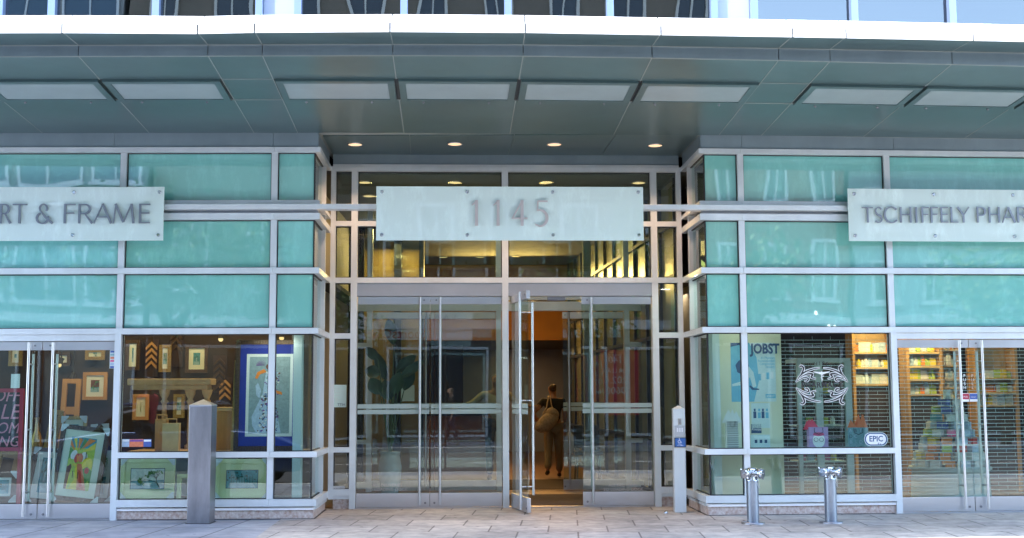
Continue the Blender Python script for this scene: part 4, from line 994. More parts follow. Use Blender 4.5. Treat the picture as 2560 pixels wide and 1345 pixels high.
def art_couple(b, T, U, V, w):
    P = lambda pts, col, k: poly(b, T, pts, U, V, w + .0008 * k, col)
    P([(0, 0), (1, 0), (1, 1), (0, 1)], 'lime', 1); P([(0, .8), (1, .8), (1, 1), (0, 1)], 'teal', 1.6)
    for a, c in (((0, .62), 'ora'), ((.1, .8), 'grn')): pass
    for k, (p, c) in enumerate((([(.28, .70), (0, .95), (.0, .84)], 'ora'), ([(.30, .72), (.10, .97), (.22, .98)], 'yel'), ([(.33, .73), (.30, .99), (.46, .97)], 'ora'), ([(.38, .74), (.52, .99), (.64, .94)], 'grn'), ([(.44, .76), (.70, .99), (.98, .97)], 'ora'),
                                ([(.50, .72), (1, .93), (1, .80)], 'yel'), ([(.5, .68), (1, .76), (1, .62), (.6, .6)], 'lime'), ([(0, .55), (.22, .72), (0, .80)], 'grn'))): P(p, c, 2 + k * .2)
    P(ell(.20, .66, .13, .085, 24, rot=.3), 'wht', 4); P(ell(.62, .63, .13, .10, 24, rot=-.2), 'wht', 4.1)
    P(ell(.78, .50, .21, .13, 24), 'yel', 4.2); P([(.62, .40), (.80, .46), (1, .38), (1, .12), (.9, .2), (.8, .1), (.7, .3)], 'grn', 4.4); P(ell(.80, .38, .09, .06, 16), 'red', 4.8)
    P([(0, 0), (.2, 0), (.26, .35), (.14, .48), (0, .42)], 'brn', 4.9)
    P([(.22, .50), (.40, .48), (.50, .30), (.56, 0), (.10, 0), (.14, .28)], 'yel', 5.2); P([(.22, .46), (.34, .44), (.36, .2), (.2, .02), (.14, .02), (.16, .3)], 'lime', 5.5)
    P([(.38, .50), (.56, .50), (.66, .36), (.88, 0), (.52, 0), (.46, .25)], 'cor', 5.8); P([(.48, .38), (.58, .36), (.72, .08), (.60, .06)], 'red', 6.1)
    P(ell(.34, .60, .11, .085, 24, rot=.5), 'red', 6.4); P(ell(.48, .61, .10, .085, 24, rot=-.5), 'cor', 6.8)
    P([(.30, .70), (.36, .52), (.40, .52), (.46, .70), (.40, .62)], 'ora', 7.1)
    for k, (x, y) in enumerate(((.25, .34), (.66, .72), (.46, .33))): P([(x, y), (x + .03, y + .02), (x + .05, y - .12), (x + .02, y - .12)], 'blk', 7.3)
def art_tree(b, T, U, V, w):
    P = lambda pts, col, k: poly(b, T, pts, U, V, w + .0006 * k, col)
    P([(0, 0), (1, 0), (1, .42), (0, .36)], 'sky', 1); P([(0, .3), (1, .36), (1, .44), (.5, .40), (0, .40)], 'teal', 1.5)
    random.seed(3)
    def br(x, y, a, l, wd, d):
        x2, y2 = x + l * math.cos(a), y + l * math.sin(a); x2 = min(.99, max(.01, x2)); y2 = min(.99, max(.01, y2)); nx, ny = -math.sin(a) * wd, math.cos(a) * wd
        P([(x - nx, y - ny), (x2 - nx * .6, y2 - ny * .6), (x2 + nx * .6, y2 + ny * .6), (x + nx, y + ny)], 'dgrn', 2 + d * .3)
        if d > 0:
            for k in range(3): br(x2, y2, a + random.uniform(-.7, .8) + .15, l * .72, wd * .6, d - 1)
        else:
            for k in range(2): xx, yy = min(.95, max(.05, x2 + random.uniform(-.05, .05))), min(.95, max(.05, y2 + random.uniform(-.05, .05))); P(ell(xx, yy, .02, .025, 6), 'grn', 5)
    br(.88, .02, 1.9, .30, .022, 4)
def art_wood(b, T, U, V, w):
    P = lambda pts, col, k: poly(b, T, pts, U, V, w + .0006 * k, col)
    P([(0, 0), (1, 0), (1, 1), (0, 1)], 'teal', 1); P([(.05, .0), (.95, .0), (.85, .28), (.1, .28)], 'sky', 1.6)
    random.seed(5)
    for k in range(60): P(ell(random.uniform(.04, .96), random.uniform(.4, .93), random.uniform(.02, .05), random.uniform(.03, .07), 7), random.choice(['dgrn', 'teal', 'teal']), 2 + .02 * k)
    P([(.36, .3), (.6, .3), (.56, .6), (.4, .6)], 'sky', 3.4)
    for k in range(9): x = .15 + k * .085; P([(x, .28), (x + .012, .28), (x + .01, .7), (x, .7)], 'dgrn', 3.6)
def art_lady(b, T, U, V, w):
    P = lambda pts, col, k: poly(b, T, pts, U, V, w + .0006 * k, col)
    P([(0, 0), (1, 0), (1, 1), (0, 1)], 'grey', 1); random.seed(11)
    def inside(x, y):   # slender long-dress silhouette
        ax = .36 + .14 * (y - .1) + (.05 if y < .3 else 0); hw = .25 - .14 * y if y < .55 else .12 + .05 * math.sin((y - .55) * 9)
        return abs(x - ax - (.12 if y > .5 else .08)) < hw
    P([(.20, .01), (.80, .01), (.66, .35), (.58, .5), (.62, .74), (.40, .77), (.34, .52), (.20, .36), (.08, .22), (.10, .10)], 'ice', 1.6)
    k = 0
    for _ in range(900):
        x, y = random.uniform(.05, .9), random.uniform(.02, .80)
        if not inside(x, y): continue
        k += 1; r = random.uniform(.02, .045); a = random.uniform(0, 6.28)
        P([(x + r * math.cos(a + j * 2.1), y + r * .45 * math.sin(a + j * 2.1)) for j in range(3)], random.choice(['ice', 'grey', 'blu', 'wht', 'brn', 'grey', 'purp', 'blk', 'wht']), 2 + .008 * k)
    P([(.36, .84), (.20, .80), (.14, .72), (.20, .71), (.26, .77), (.42, .80)], 'ora', 7); P([(.66, .56), (.80, .54), (.82, .50), (.68, .52)], 'ora', 7)
    P(ell(.47, .87, .07, .035, 14), 'brn', 7.2)
    for j in range(7): a = math.radians(95 + j * 14); P([(.44 + .05 * math.cos(a), .88 + .02 * math.sin(a)), (.42 + .26 * math.cos(a), .885 + .07 * math.sin(a)), (.41 + .25 * math.cos(a), .895 + .07 * math.sin(a))], 'purp', 7.4)
    P([(.16, .62), (.22, .66), (.30, .56), (.26, .46), (.18, .50)], 'ice', 7.6)
PG = 'framed pictures for sale in the frame shop'
picture(LF, 122, 1064, 250, 1254, -.42, 'tall bead-framed painting of an embracing couple in yellow, orange and red', 'dark_gold', 'mat_cream', .052, .085, art_couple, lean=.10, roll=-.11, beads=True, grp=PG)
picture(LF, 583, 838, 760, 1116, -.62, 'large blue-matted picture of a lady in a patterned dress', 'dgrn_frame' if 'dgrn_frame' in MATS else 'dark_gold', 'mat_blue', (.055), .115, art_lady, lean=.04, beads=True, corners=False, grp=PG, inner=('mat_white', .035), bg='grey', z0=.76, mtv=.15)
picture(LF, 297, 1145, 436, 1249, -.34, 'pale cream framed print of a bare tree by the water, left of the bollard', 'mat_lime', 'mat_lime', .05, .075, art_tree, lean=.10, beads=False, grp=PG, inner=('ink', .007))
picture(LF, 535, 1147, 672, 1249, -.34, 'pale cream framed print of a dark teal wood, right of the bollard', 'mat_lime', 'mat_lime', .05, .085, art_wood, lean=.10, beads=False, grp=PG, inner=('ink', .007), bg='teal')
picture(LF, 60, 1118, 140, 1256, -.55, 'pale framed picture leaning behind the door left of the couple painting', 'dark_wood', 'mat_white', .045, .07, art_wood, lean=.2, roll=-.10, grp=PG)
picture(LF, 205, 1112, 282, 1256, -.60, 'dark framed picture half hidden right of the couple painting', 'dark_wood', 'mat_white', .055, .05, art_tree, lean=.15, roll=-.06, grp=PG)
picture(LF, -60, 1178, 42, 1256, -.40, 'small blue seaside picture in a dark frame under the sale board', 'dark_wood', 'mat_white', .07, .03, art_wood, lean=.12, corners=True, grp=PG)
b = MB(); u0, z0 = at(LF, 440, 1247, -.35); u1, z1 = at(LF, 475, 1150, -.35); T = TF(LF.pt(u0, -.35, .05), LF, .08); ring(b, T, 0, .5, 0, z1 - z0, .05, -.03, 0)
t = thing('empty_frame', LF.pt(u0, -.35, .05), 'plain gold empty frame mostly behind the bollard', 'frame', 'empty frames leaning in the frame shop'); b.build('moulding', 'mat_lime', t)
# stacks of empty frames leaning in the doorway and by the window
mat('raw_wood', (0.50, 0.27, 0.09), .6, noise=.2, nscale=8, stretch=(1, 1, .2)); mat('light_wood', (0.62, 0.42, 0.20), .6, noise=.15, nscale=8)
for k, (x0, x1, y0, w, m, s_) in enumerate(((-40, 34, 1122, -.75, 'gold_frame', 'slanting gold frame behind the door under the sale board'), (-60, 20, 1128, -.85, 'raw_wood', 'slanting wooden frame stacked behind the gold one under the sale board'),
                                            (72, 108, 1020, -.95, 'gold_frame', 'thin gold frame leaning between the two door handles'), (575, 586, 898, -.60, 'gold_frame', 'tall narrow gold frame edge left of the blue portrait'),
                                            (135, 190, 944, -1.6, 'raw_wood', 'wooden easel-like frame standing deep in the doorway'))):
    ua, za = at(LF, x0, 1200, w); ub, zb = at(LF, x1, y0, w); base = LF.pt((ua + ub) / 2, w, .76 if k == 3 else .013); T = TF(base, LF, .12, -.16 if k < 3 else 0)
    t = thing('empty_frame', base, s_, 'frame', 'empty frames leaning in the frame shop'); b = MB(); hh = zb - (.76 if k == 3 else .013)
    ring(b, T, -(ub - ua) / 2, (ub - ua) / 2, 0, hh, min(.06, (ub - ua) * .4), -.04, 0); b.build('moulding', m, t)
    if k == 4: b = MB(); b.box(T, -(ub - ua) / 2 + .03, (ub - ua) / 2 - .03, -.03, -.01, hh * .72, hh * .78); b.box(T, -(ub - ua) / 2 + .03, (ub - ua) / 2 - .03, -.03, -.01, hh * .45, hh * .49); b.build('crossbar', m, t)
# sale board
ua, z1 = at(LF, -150, 972, -.30); ub, z0 = at(LF, 54, 1128, -.30); T = TF(LF.pt(ua, -.30, 0), LF, 0)
t = thing('sale_board', LF.pt((ua + ub) / 2, -.3, 0.013), 'black chalk sale board in a red easel frame behind the shop door', 'sign board')
mat('board_red', (.45, .03, .07), .5); mat('chalk_pink', (.72, .28, .36), .8)
b = MB(); ring(b, LF, ua, ub, z0, z1, .045, -.33, -.30); 
for u in (ua, ub - .045): b.box(LF, u, u + .045, -.33, -.30, .013, z0)
b.build('easel_frame', 'board_red', t)
b = MB(); b.box(LF, ua + .046, ub - .046, -.325, -.31, z0 + .046, z1 - .046); b.build('board', 'black', t)
for tx, y, s_ in (('50% OFF', 1003, .19), ('SALE', 1047, .25), ('CUSTOM', 1083, .185), ('FRAMING', 1116, .175)):
    u, z = at(LF, 47, y, -.31); text(LF, tx, u, z, -.3085, s_, 'chalk_pink', 'chalk_lettering', t, 'RIGHT', shear=.25, sx=.92)
card(IF, 1003, 963, 1036, 1003, -.02, 'permit_paper', 'notice', 'pale square notice on the inner glass behind the left entrance doors', 'notice')
t, *_ = card(LF, 28, 935, 49, 970, -.14, 'paper', 'notice', 'small printed notice behind the shop door above the sale board', 'notice')
# wooden mantel table with turned columns
def lathe(b, p, prof, n=20): b.tube([p + Vector((0, 0, z)) for r, z in prof], [r for r, z in prof], n)
F2 = LF.off(-1.3); ua, zt = at(F2, 318, 947, 0); ub, zb = at(F2, 527, 966, 0)
t = thing('display_mantel', F2.pt((ua + ub) / 2, -.15, .014), 'golden wooden mantel on turned columns inside the frame shop window', 'mantel')
b = MB(); b.box(F2, ua, ub, -.30, 0, zb + .02, zt); b.box(F2, ua + .05, ub - .05, -.27, -.03, zb - .04, zb + .0195); b.build('mantel_shelf', 'light_wood', t, bevel=.008)
for x in (405, 470, 512):
    u = at(F2, x, 1000, 0)[0]; b = MB(); p = F2.pt(u, -.12, .76); h = zb - .04 - .76
    lathe(b, p, [(.06, 0), (.06, .04), (.03, .06), (.035, h * .3), (.028, h * .75), (.05, h * .80), (.03, h * .84), (.06, h * .93), (.07, h)]); b.build('column', 'light_wood', t)
# window bench
t = thing('window_bench', LF.pt(-4.0, -.9, .012), 'long low wooden bench board behind the display window', 'bench')
b = MB(); b.box(LF, at(LF, 300, 1100, -.5)[0], at(LF, 560, 1100, -.5)[0], -1.5, -.45, .70, .755); b.build('bench_top', 'light_wood', t, bevel=.004)
b = MB(); b.box(LF, at(LF, 303, 1100, -.5)[0], at(LF, 556, 1100, -.5)[0], -1.4, -.50, .69, .697); b.box(LF, at(LF, 303, 1100, -.5)[0], at(LF, 556, 1100, -.5)[0], -1.44, -1.40, .012, .689); b.build('bench_base', 'column_paint', t)
t = thing('plinth_table', LF.pt(-2.7, -.75, .012), 'low dark table carrying the large blue portrait', 'table')
b = MB(); b.box(LF, at(LF, 564, 1100, -.5)[0], uL - .20, -1.3, -.45, .70, .755); b.build('table_top', 'stone_wall', t, bevel=.004); b = MB(); b.box(LF, -3.2, uL - .25, -1.25, -1.2, .012, .699); b.build('table_base', 'dark_wood', t)
# wooden carry boxes and small frames on the bench
def woodbox(x0, x1, y0, y1, w, lab, m='light_wood'):
    u0, z1 = at(LF, x0, y0, w); u1, z0 = at(LF, x1, y1, w); z0 = .7555; t = thing('wooden_case', LF.pt((u0 + u1) / 2, w, z0), lab, 'case', 'small wooden cases on the bench')
    b = MB(); b.box(LF, u0, u1, w - .09, w, z0, z1); b.build('case', m, t, bevel=.004)
    k = MB(); m_ = (u0 + u1) / 2; k.tube([LF.pt(m_ - .06, w - .04, z1), LF.pt(m_ - .06, w - .04, z1 + .05), LF.pt(m_ + .06, w - .04, z1 + .05), LF.pt(m_ + .06, w - .04, z1)], .009, 8); k.build('handle', 'raw_wood', t)
woodbox(406, 447, 1058, 1093, -.62, 'pale square wooden case with a handle on the window bench'); woodbox(388, 416, 1048, 1093, -.80, 'narrower wooden case behind the pale one on the window bench', 'raw_wood')
t = thing('wooden_chest', LF.pt(-3.35, -1.0, .7555), 'honey coloured wooden chest right of the bollard behind the glass', 'chest'); u0, z1 = at(LF, 534, 1018, -1.0); u1 = at(LF, 578, 1018, -1.0)[0]
b = MB(); b.box(LF, u0, u1, -1.35, -1.0, .7555, z1 - .05); b.build('body', 'raw_wood', t, bevel=.01); b = MB(); b.box(LF, u0 - .02, u1 + .02, -1.37, -.98, z1 - .049, z1); b.build('lid', 'light_wood', t, bevel=.01)
# gilt vase seen between the door handles
t = thing('gilt_vase', LF.pt(at(LF, 92, 1080, -1.2)[0], -1.2, .62), 'slim gilt vase glowing between the left door handles', 'vase'); b = MB()
lathe(b, LF.pt(at(LF, 92, 1080, -1.2)[0], -1.2, .70), [(.035, 0), (.07, .06), (.075, .18), (.03, .30), (.02, .42), (.035, .46)]); b.build('body', 'gold_frame', t)
t = thing('vase_stand', LF.pt(at(LF, 92, 1080, -1.2)[0], -1.2, .012), 'dark wooden stand under the gilt vase', 'stand'); u = at(LF, 92, 1080, -1.2)[0]
b = MB(); b.box(LF, u - .18, u + .18, -1.38, -1.02, .66, .698); b.build('top', 'dark_wood', t); 
for a_ in (-.15, .15):
    for c_ in (-1.35, -1.05): b = MB(); b.box(LF, u + a_ - .02, u + a_ + .02, c_ - .02, c_ + .02, .012, .659); b.build('leg', 'dark_wood', t)
# frame corner samples hung on the back wall
random.seed(21); ks = 0
for (x, y, m, n, lb) in ((378, 895, 'raw_wood', 4, 'brown chevron frame samples above the left end of the mantel'), (548, 935, 'dark_gold', 5, 'dark chevron frame samples left of the blue portrait'), (562, 990, 'raw_wood', 3, 'short column of brown chevron samples low beside the blue portrait'), (440, 870, 'dark_gold', 3, 'dark chevron samples high in the middle of the display window')):
    w = -2.2; u, z = at(LF, x, y, w); t = thing('frame_sample_strip', LF.pt(u, w, z - .3), lb, 'samples', 'chevron frame samples hanging in the shop')
    for k in range(n):
        b = MB(); zz = z + .18 - k * .085; s_ = .075; b.prism(LF, [(u - s_, zz - .075), (u, zz), (u + s_, zz - .075), (u + s_, zz - .035), (u, zz + .04), (u - s_, zz - .035)], w - .02, w); b.build('chevron', m, t)
    b = MB(); b.box(LF, u - .09, u + .09, w - .03, w - .021, z - .25, z + .25); b.build('backing', 'dark_wood', t)
BG_ = 'framed pictures hung on the dark wall of the frame shop'
for x0, y0, x1, y1, fm, mm, bgc, art, lb in ((212, 872, 262, 900, 'gold_frame', 'mat_cream', 'pale', art_tree, 'small gold framed landscape high on the wall inside the shop door'), (140, 880, 176, 915, 'dark_gold', 'mat_white', 'teal', art_wood, 'dark framed wood scene on the wall behind the door handles'),
    (312, 850, 350, 925, 'dark_gold', 'mat_cream', 'brn', art_wood, 'tall dark framed picture at the left edge of the display window wall'), (396, 862, 428, 930, 'gold_frame', 'mat_white', 'grey', art_tree, 'upright gold framed tree print on the wall above the mantel'), (462, 862, 520, 932, 'dark_gold', 'mat_cream', 'dgrn', art_wood, 'large dark framed wood scene on the wall above the bollard'),
    (205, 930, 268, 1000, 'raw_wood', 'mat_white', 'brn', art_tree, 'wooden framed print on the wall right of the easel frame'), (20, 865, 56, 915, 'gold_frame', 'mat_cream', 'teal', art_wood, 'gold framed picture on the wall above the printed notice'), (330, 985, 372, 1050, 'raw_wood', 'mat_cream', 'grn', art_couple, 'small bright abstract under the left end of the mantel'), (432, 985, 462, 1045, 'gold_frame', 'mat_white', 'sky', art_tree, 'small gold framed print between the mantel columns')):
    picture(LF, x0, y0, x1, y1, -2.15, lb, fm, mm, .045, .06, art, lean=.02, corners=False, grp=BG_, bg=bgc)
FG_ = 'loose mats and frames leaning on the shop floor'
picture(LF, 150, 1040, 215, 1120, -.95, 'pale matted print leaning behind the top of the couple painting', 'gold_frame', 'mat_cream', .04, .06, art_wood, lean=.1, grp=FG_)
picture(LF, 228, 1060, 275, 1150, -1.0, 'matted print leaning between the couple painting and the door jamb', 'dark_gold', 'mat_white', .04, .05, art_tree, lean=.1, roll=.06, grp=FG_)
b = MB(); b.box(LF, UL0 + .2, uL - .5, -2.34, -2.24, .013, 2.89); part(b, 'sample_wall', 'shop_wall')
# window stickers
SG = 'payment stickers on the shop glass'
for x0, x1, m, s_ in ((305, 323, 'paint_ice', 'pale blue payment sticker, leftmost at the foot of the display window'), (324, 358, 'paint_cor', 'orange and white service sticker at the foot of the display window'), (359, 378, 'paint_blu', 'dark blue payment sticker right of the orange one')):
    t, u0, u1, z0, z1 = card(LF, x0, 1098, x1, 1117, -.075, m, 'window_sticker', s_, 'sticker', SG); b = MB(); b.box(LF, u0 + .004, u1 - .004, -.0748, -.0742, z1 - .028, z1 - .006); b.build('band', 'vinyl_white' if m != 'paint_cor' else 'paint_purp', t)
t, u0, u1, z0, z1 = card(LF, 275, 874, 286, 921, -.066, 'vinyl_white', 'window_sticker', 'narrow strip of card payment logos at the top of the shop door', 'sticker', SG)
for k, c in enumerate(('paint_blu', 'paint_sky', 'paint_cor', 'paint_pink', 'paint_ice', 'paint_blu')): b = MB(); zz = z1 - .012 - k * .036; b.box(LF, u0 + .006, u1 - .006, -.0658, -.0652, zz - .024, zz); b.build('logo', c, t)
# lights inside the frame shop
LW = (1, .62, .28)
lamp('shop_lamp', LF, -3.6, -1.5, 2.85, 1.6, 4.2, LW, sy=.5); lamp('shop_lamp', LF, -5.6, -1.3, 2.85, 1.4, 3.6, LW, sy=.5); lamp('shop_lamp', LF, -2.9, -.30, 2.1, .5, .45, (1, .9, .8), (math.radians(25), 0, 0), sy=.1)
for k, (x, y, s_) in enumerate(((148, 912, 'small bright spotlight high behind the shop door'), (178, 950, 'small bright spotlight lower behind the shop door'), (704, 845, 'small round spotlight at the top of the blue portrait bay'), (552, 848, 'small spotlight above the bollard near the window top'))):
    u, z = at(LF, x, y, -1.9); t = thing('spotlight', LF.pt(u, -1.9, z), s_, 'spotlight', 'small spotlights in the frame shop')
    b = MB(); b.tube([LF.pt(u, -1.9, z), LF.pt(u, -1.98, z + .08)], [.04, .03], 14); b.build('can', 'black', t); b = MB(); b.tube([LF.pt(u, -1.898, z), LF.pt(u, -1.893, z - .002)], .032, 14); b.build('lens', 'lens_pale', t)
    b = MB(); b.tube([LF.pt(u, -1.98, z + .08), LF.pt(u, -1.98, 2.89)], .008, 6); b.build('stem', 'black', t)

# ================================================================== PHARMACY
F = RF
# yellow partition with posters
u0 = at(F, 1800, 1000, -.50)[0]; u1 = at(F, 1956, 1000, -.50)[0]
b = MB(); b.box(F, u0, u1, -.62, -.50, .013, 2.89); part(b, 'poster_partition', 'cream_wall')
b = MB(); b.box(F, u0 - .09, u0 - .002, -.66, -.46, .013, 2.89); part(b, 'column', 'column_paint')
b = MB(); b.box(F, uR + .1, u1 + 1.3, -.49, -.2, .013, .06); part(b, 'display_plinth', 'stone_wall')
mat('poster_blue', (.12, .42, .62), .5, base2=(.20, .55, .72), nscale=6); mat('poster_pale', (.62, .76, .78), .5, noise=.05, nscale=4); mat('poster_navy', (.03, .09, .22), .5); mat('skin_print', (.45, .30, .28), .6)
W_ = -.496
def poster(x0, y0, x1, y1, m, lab, grp='pharmacy posters on the yellow partition'):
    return card(F, x0, y0, x1, y1, W_, m, 'poster', lab, 'poster', grp)
t, a, c, z0, z1 = poster(1826, 857, 1941, 1004, 'poster_pale', 'blue stocking poster with the word JOBST')
def pp_(b, pts, k=0): b.prism(F, [(a + (c - a) * x, z0 + (z1 - z0) * y) for x, y in pts], W_ + .0002, W_ + .0006 + .0004 * k)
b = MB(); pp_(b, [(0, 0), (.50, 0), (.62, .35), (.58, .75), (.42, 1), (0, 1)]); b.build('picture', 'poster_blue', t)
b = MB(); pp_(b, [(.10, .62), (.18, .70), (.34, .72), (.40, .62), (.38, .52), (.24, .46), (.14, .50)], 1); pp_(b, [(.40, .26), (.46, .20), (.62, .20), (.62, .22), (.50, .23), (.42, .28)], 1); pp_(b, [(0, .93), (.42, 1), (0, 1)], 1); b.build('dark_shape', 'poster_navy', t)
b = MB(); pp_(b, [(.02, .30), (.20, .34), (.30, .44), (.40, .60), (.50, .50), (.56, .26), (.48, .24), (.42, .42), (.34, .34), (.22, .28), (.02, .26)], 2); b.build('pale_shape', 'poster_pale', t)
u, z = at(F, 1877, 883, W_ + .002); text(F, 'JOBST', u, z, W_ + .003, .165, 'poster_navy', 'lettering', t, sx=.80, bold=.006)
for k, tx in enumerate(('#1 Physician', 'Recommended', 'Compression', 'Hosiery')): u, z = at(F, 1936, 897 + k * 7.6, W_); text(F, tx, u, z, W_ + .002, .040, 'poster_blue', 'lettering', t, 'RIGHT', sx=.85)
u, z = at(F, 1914, 993, W_); b = MB(); b.box(F, u, u + .125, W_ + .0005, W_ + .001, z - .012, z + .038); b.build('logo_box', 'poster_blue', t); text(F, 'JOBST', u + .0625, z, W_ + .002, .038, 'vinyl_white', 'lettering', t, 'CENTER')
for k in range(4):
    b = MB(); ux0 = a + (c - a) * (.60 + k * .095); b.box(F, ux0, ux0 + .035, W_ + .0005, W_ + .0012, z0 + (z1 - z0) * (.36 + .01 * k), z0 + (z1 - z0) * (.47 + .012 * k)); b.build('package_print', ('poster_blue', 'vinyl_white')[k % 2], t)
t, a, c, z0, z1 = poster(1878, 1008, 1926, 1070, 'poster_pale', 'pale blue poster of bottles under the stocking poster')
for k, x in enumerate((.18, .42, .62, .84)):
    b = MB(); uu = a + (c - a) * x; b.box(F, uu - .018, uu + .018, W_ + .0005, W_ + .001, z0 + .12, z0 + .20 - .01 * (k % 2)); b.box(F, uu - .011, uu + .011, W_ + .0005, W_ + .001, z0 + .203, z0 + .235); b.build('bottle_print', 'poster_blue' if k % 2 else 'poster_navy', t)
t, a, c, z0, z1 = poster(1878, 1060, 1904, 1083, 'poster_navy', 'small navy logo card between the two lower posters'); text(F, 'Kneipp', (a + c) / 2, z0 + .035, W_ + .002, .042, 'vinyl_white', 'lettering', t, 'CENTER', shear=.2)
t, a, c, z0, z1 = poster(1876, 1087, 1926, 1124, 'poster_pale', 'lowest pale poster of small jars on the partition')
for k in range(3): b = MB(); uu = a + (c - a) * (.28 + .25 * k); b.box(F, uu - .016, uu + .016, W_ + .0005, W_ + .001, z0 + .08, z0 + .12); b.build('jar_print', 'poster_navy', t)
# ledge for the gift bags
b = MB(); b.box(F, uR + .2, uRd - .06, -.46, -.20, .70, .745); part(b, 'display_ledge', 'column_paint')
# gift bags
def gift_bag(x0, x1, y0, w, lab, m, depth=.09):
    ua, z1 = at(F, x0, y0, w); ub, _ = at(F, x1, y0, w); t = thing('gift_bag', F.pt((ua + ub) / 2, w, .7455), lab, 'gift bag', 'gift bags standing on the pharmacy window ledge')
    b = MB(); p = [F.pt(ua, w, .746), F.pt(ub, w, .746), F.pt(ub, w - depth, .746), F.pt(ua, w - depth, .746)]; b.hexa(p + [v + Vector((0, 0, z1 - .746)) for v in p]); b.build('bag', m, t)
    k = MB(); m_ = (ua + ub) / 2; q = (ub - ua) * .22; k.tube([F.pt(m_ - q, w + .003, z1 - .01), F.pt(m_ - q, w + .01, z1 - .06), F.pt(m_, w + .012, z1 - .085), F.pt(m_ + q, w + .01, z1 - .06), F.pt(m_ + q, w + .003, z1 - .01)], .004, 6); k.build('handle', 'ink', t)
    return t, ua, ub, z1
mat('chevron_paper', (.75, .78, .76), .6); mat('tissue_white', (.72, .78, .80), .6); mat('tissue_red', (.70, .05, .12), .6); mat('tissue_orange', (.75, .20, .08), .6); mat('bag_lilac', (.45, .30, .55), .6, noise=.1, nscale=10); mat('bag_blocks', (.12, .30, .36), .6, base2=(.30, .48, .52), nscale=22)
def tissue(t, ua, ub, w, z, m, h=.1, seed=1):
    random.seed(seed); b = MB()
    for k in range(7):
        x = ua + (ub - ua) * (.1 + .8 * random.random()); y = w - .02 - .05 * random.random(); s = .05 + .03 * random.random(); hh = h * (.5 + .6 * random.random()); dx = random.uniform(-.03, .03)
        b.add([F.pt(x - s, y, z - .03), F.pt(x + s, y, z - .03), F.pt(x, y - .05, z - .03), F.pt(x + dx, y - .01, z + hh)], [(0, 1, 3), (1, 2, 3), (2, 0, 3), (0, 2, 1)])
    b.build('tissue_paper', m, t)
t, ua, ub, z1 = gift_bag(1817, 1845, 1051, -.30, 'white gift bag with black zigzag stripes on the pharmacy ledge', 'chevron_paper')
b = MB(); n = 13
for k in range(n):
    z = .752 + k * (z1 - .752) / n; ps = [(ua + (ub - ua) * j / 8, z + (.0 if j % 2 else .012)) for j in range(9)]; b.stroke(F, ps, .009, -.2995, -.299)
b.build('zigzag_print', 'ink', t); tissue(t, ua, ub, -.30, z1, 'tissue_white', .14, 3)
t, ua, ub, z1 = gift_bag(2022, 2070, 1068, -.30, 'lilac gift bag with a bespectacled face print and red tissue', 'bag_lilac'); tissue(t, ua + .0, ua + .10, -.30, z1, 'tissue_red', .10, 4)
b = MB(); m_ = (ua + ub) / 2; zc = z1 - .13
b.prism(F, [(m_ + .075 * x, zc - .03 + .085 * y) for x, y in ell(0, 0, 1, 1, 24)], -.2995, -.299); b.build('face_print', 'vinyl_white', t)
b = MB(); b.prism(F, [(m_ + .07 * x, zc + .045 + .022 * y) for x, y in ell(0, 0, 1, 1, 20)], -.2989, -.2984); b.build('hat_print', 'paint_pink', t)
b = MB()
for s in (-1, 1): b.stroke(F, [(m_ + s * .033 + .026 * x, zc - .02 + .022 * y) for x, y in ell(0, 0, 1, 1, 18)] + [(m_ + s * .033 + .026, zc - .02)], .005, -.2985, -.298)
b.build('glasses_print', 'ink', t)
t, ua, ub, z1 = gift_bag(2120, 2170, 1069, -.32, 'teal letter-block gift bag with orange tissue', 'bag_blocks', .12); tissue(t, ua + .02, ub - .02, -.32, z1, 'tissue_orange', .15, 5)
rows_ = ('ABTU', 'DCSE', 'BRDM', 'WIKU')
for r, rw in enumerate(rows_):
    for c_, ch in enumerate(rw): text(F, ch, ua + (ub - ua) * (c_ + .5) / 4, z1 - .055 - r * .068, -.319, .058, ('paint_ice', 'ink', 'paint_ice', 'paint_sky')[(r + c_) % 4], 'letter_print', t, 'CENTER')
# EPIC sticker
t = thing('oval_sticker', F.pt(at(F, 2190, 1115, -.07)[0], -.075, at(F, 2190, 1115, -.07)[1]), 'white oval EPIC Rx sticker in the lower right of the pharmacy window', 'sticker')
uc, zc = at(F, 2190, 1098, -.076)
def pill(a_, h): return [(uc + (a_ - h) * (1 if math.cos(q) > 0 else -1) + h * math.cos(q), zc + h * math.sin(q)) for q in [math.radians(k * 10 + 5) for k in range(36)]]
b = MB(); b.prism(F, pill(.145, .082), -.0765, -.0755); b.build('outer_edge', 'column_paint', t)
b = MB(); b.prism(F, pill(.137, .075), -.0754, -.0748); b.build('border', 'poster_navy', t)
b = MB(); b.prism(F, pill(.122, .062), -.0747, -.0742); b.build('ground', 'vinyl_white', t)
text(F, 'EPIC', uc, zc - .025, -.0738, .092, 'poster_navy', 'lettering', t, 'CENTER', sx=.95, bold=.002); text(F, 'Rx', uc + .04, zc - .068, -.0738, .04, 'poster_navy', 'lettering', t, 'CENTER')
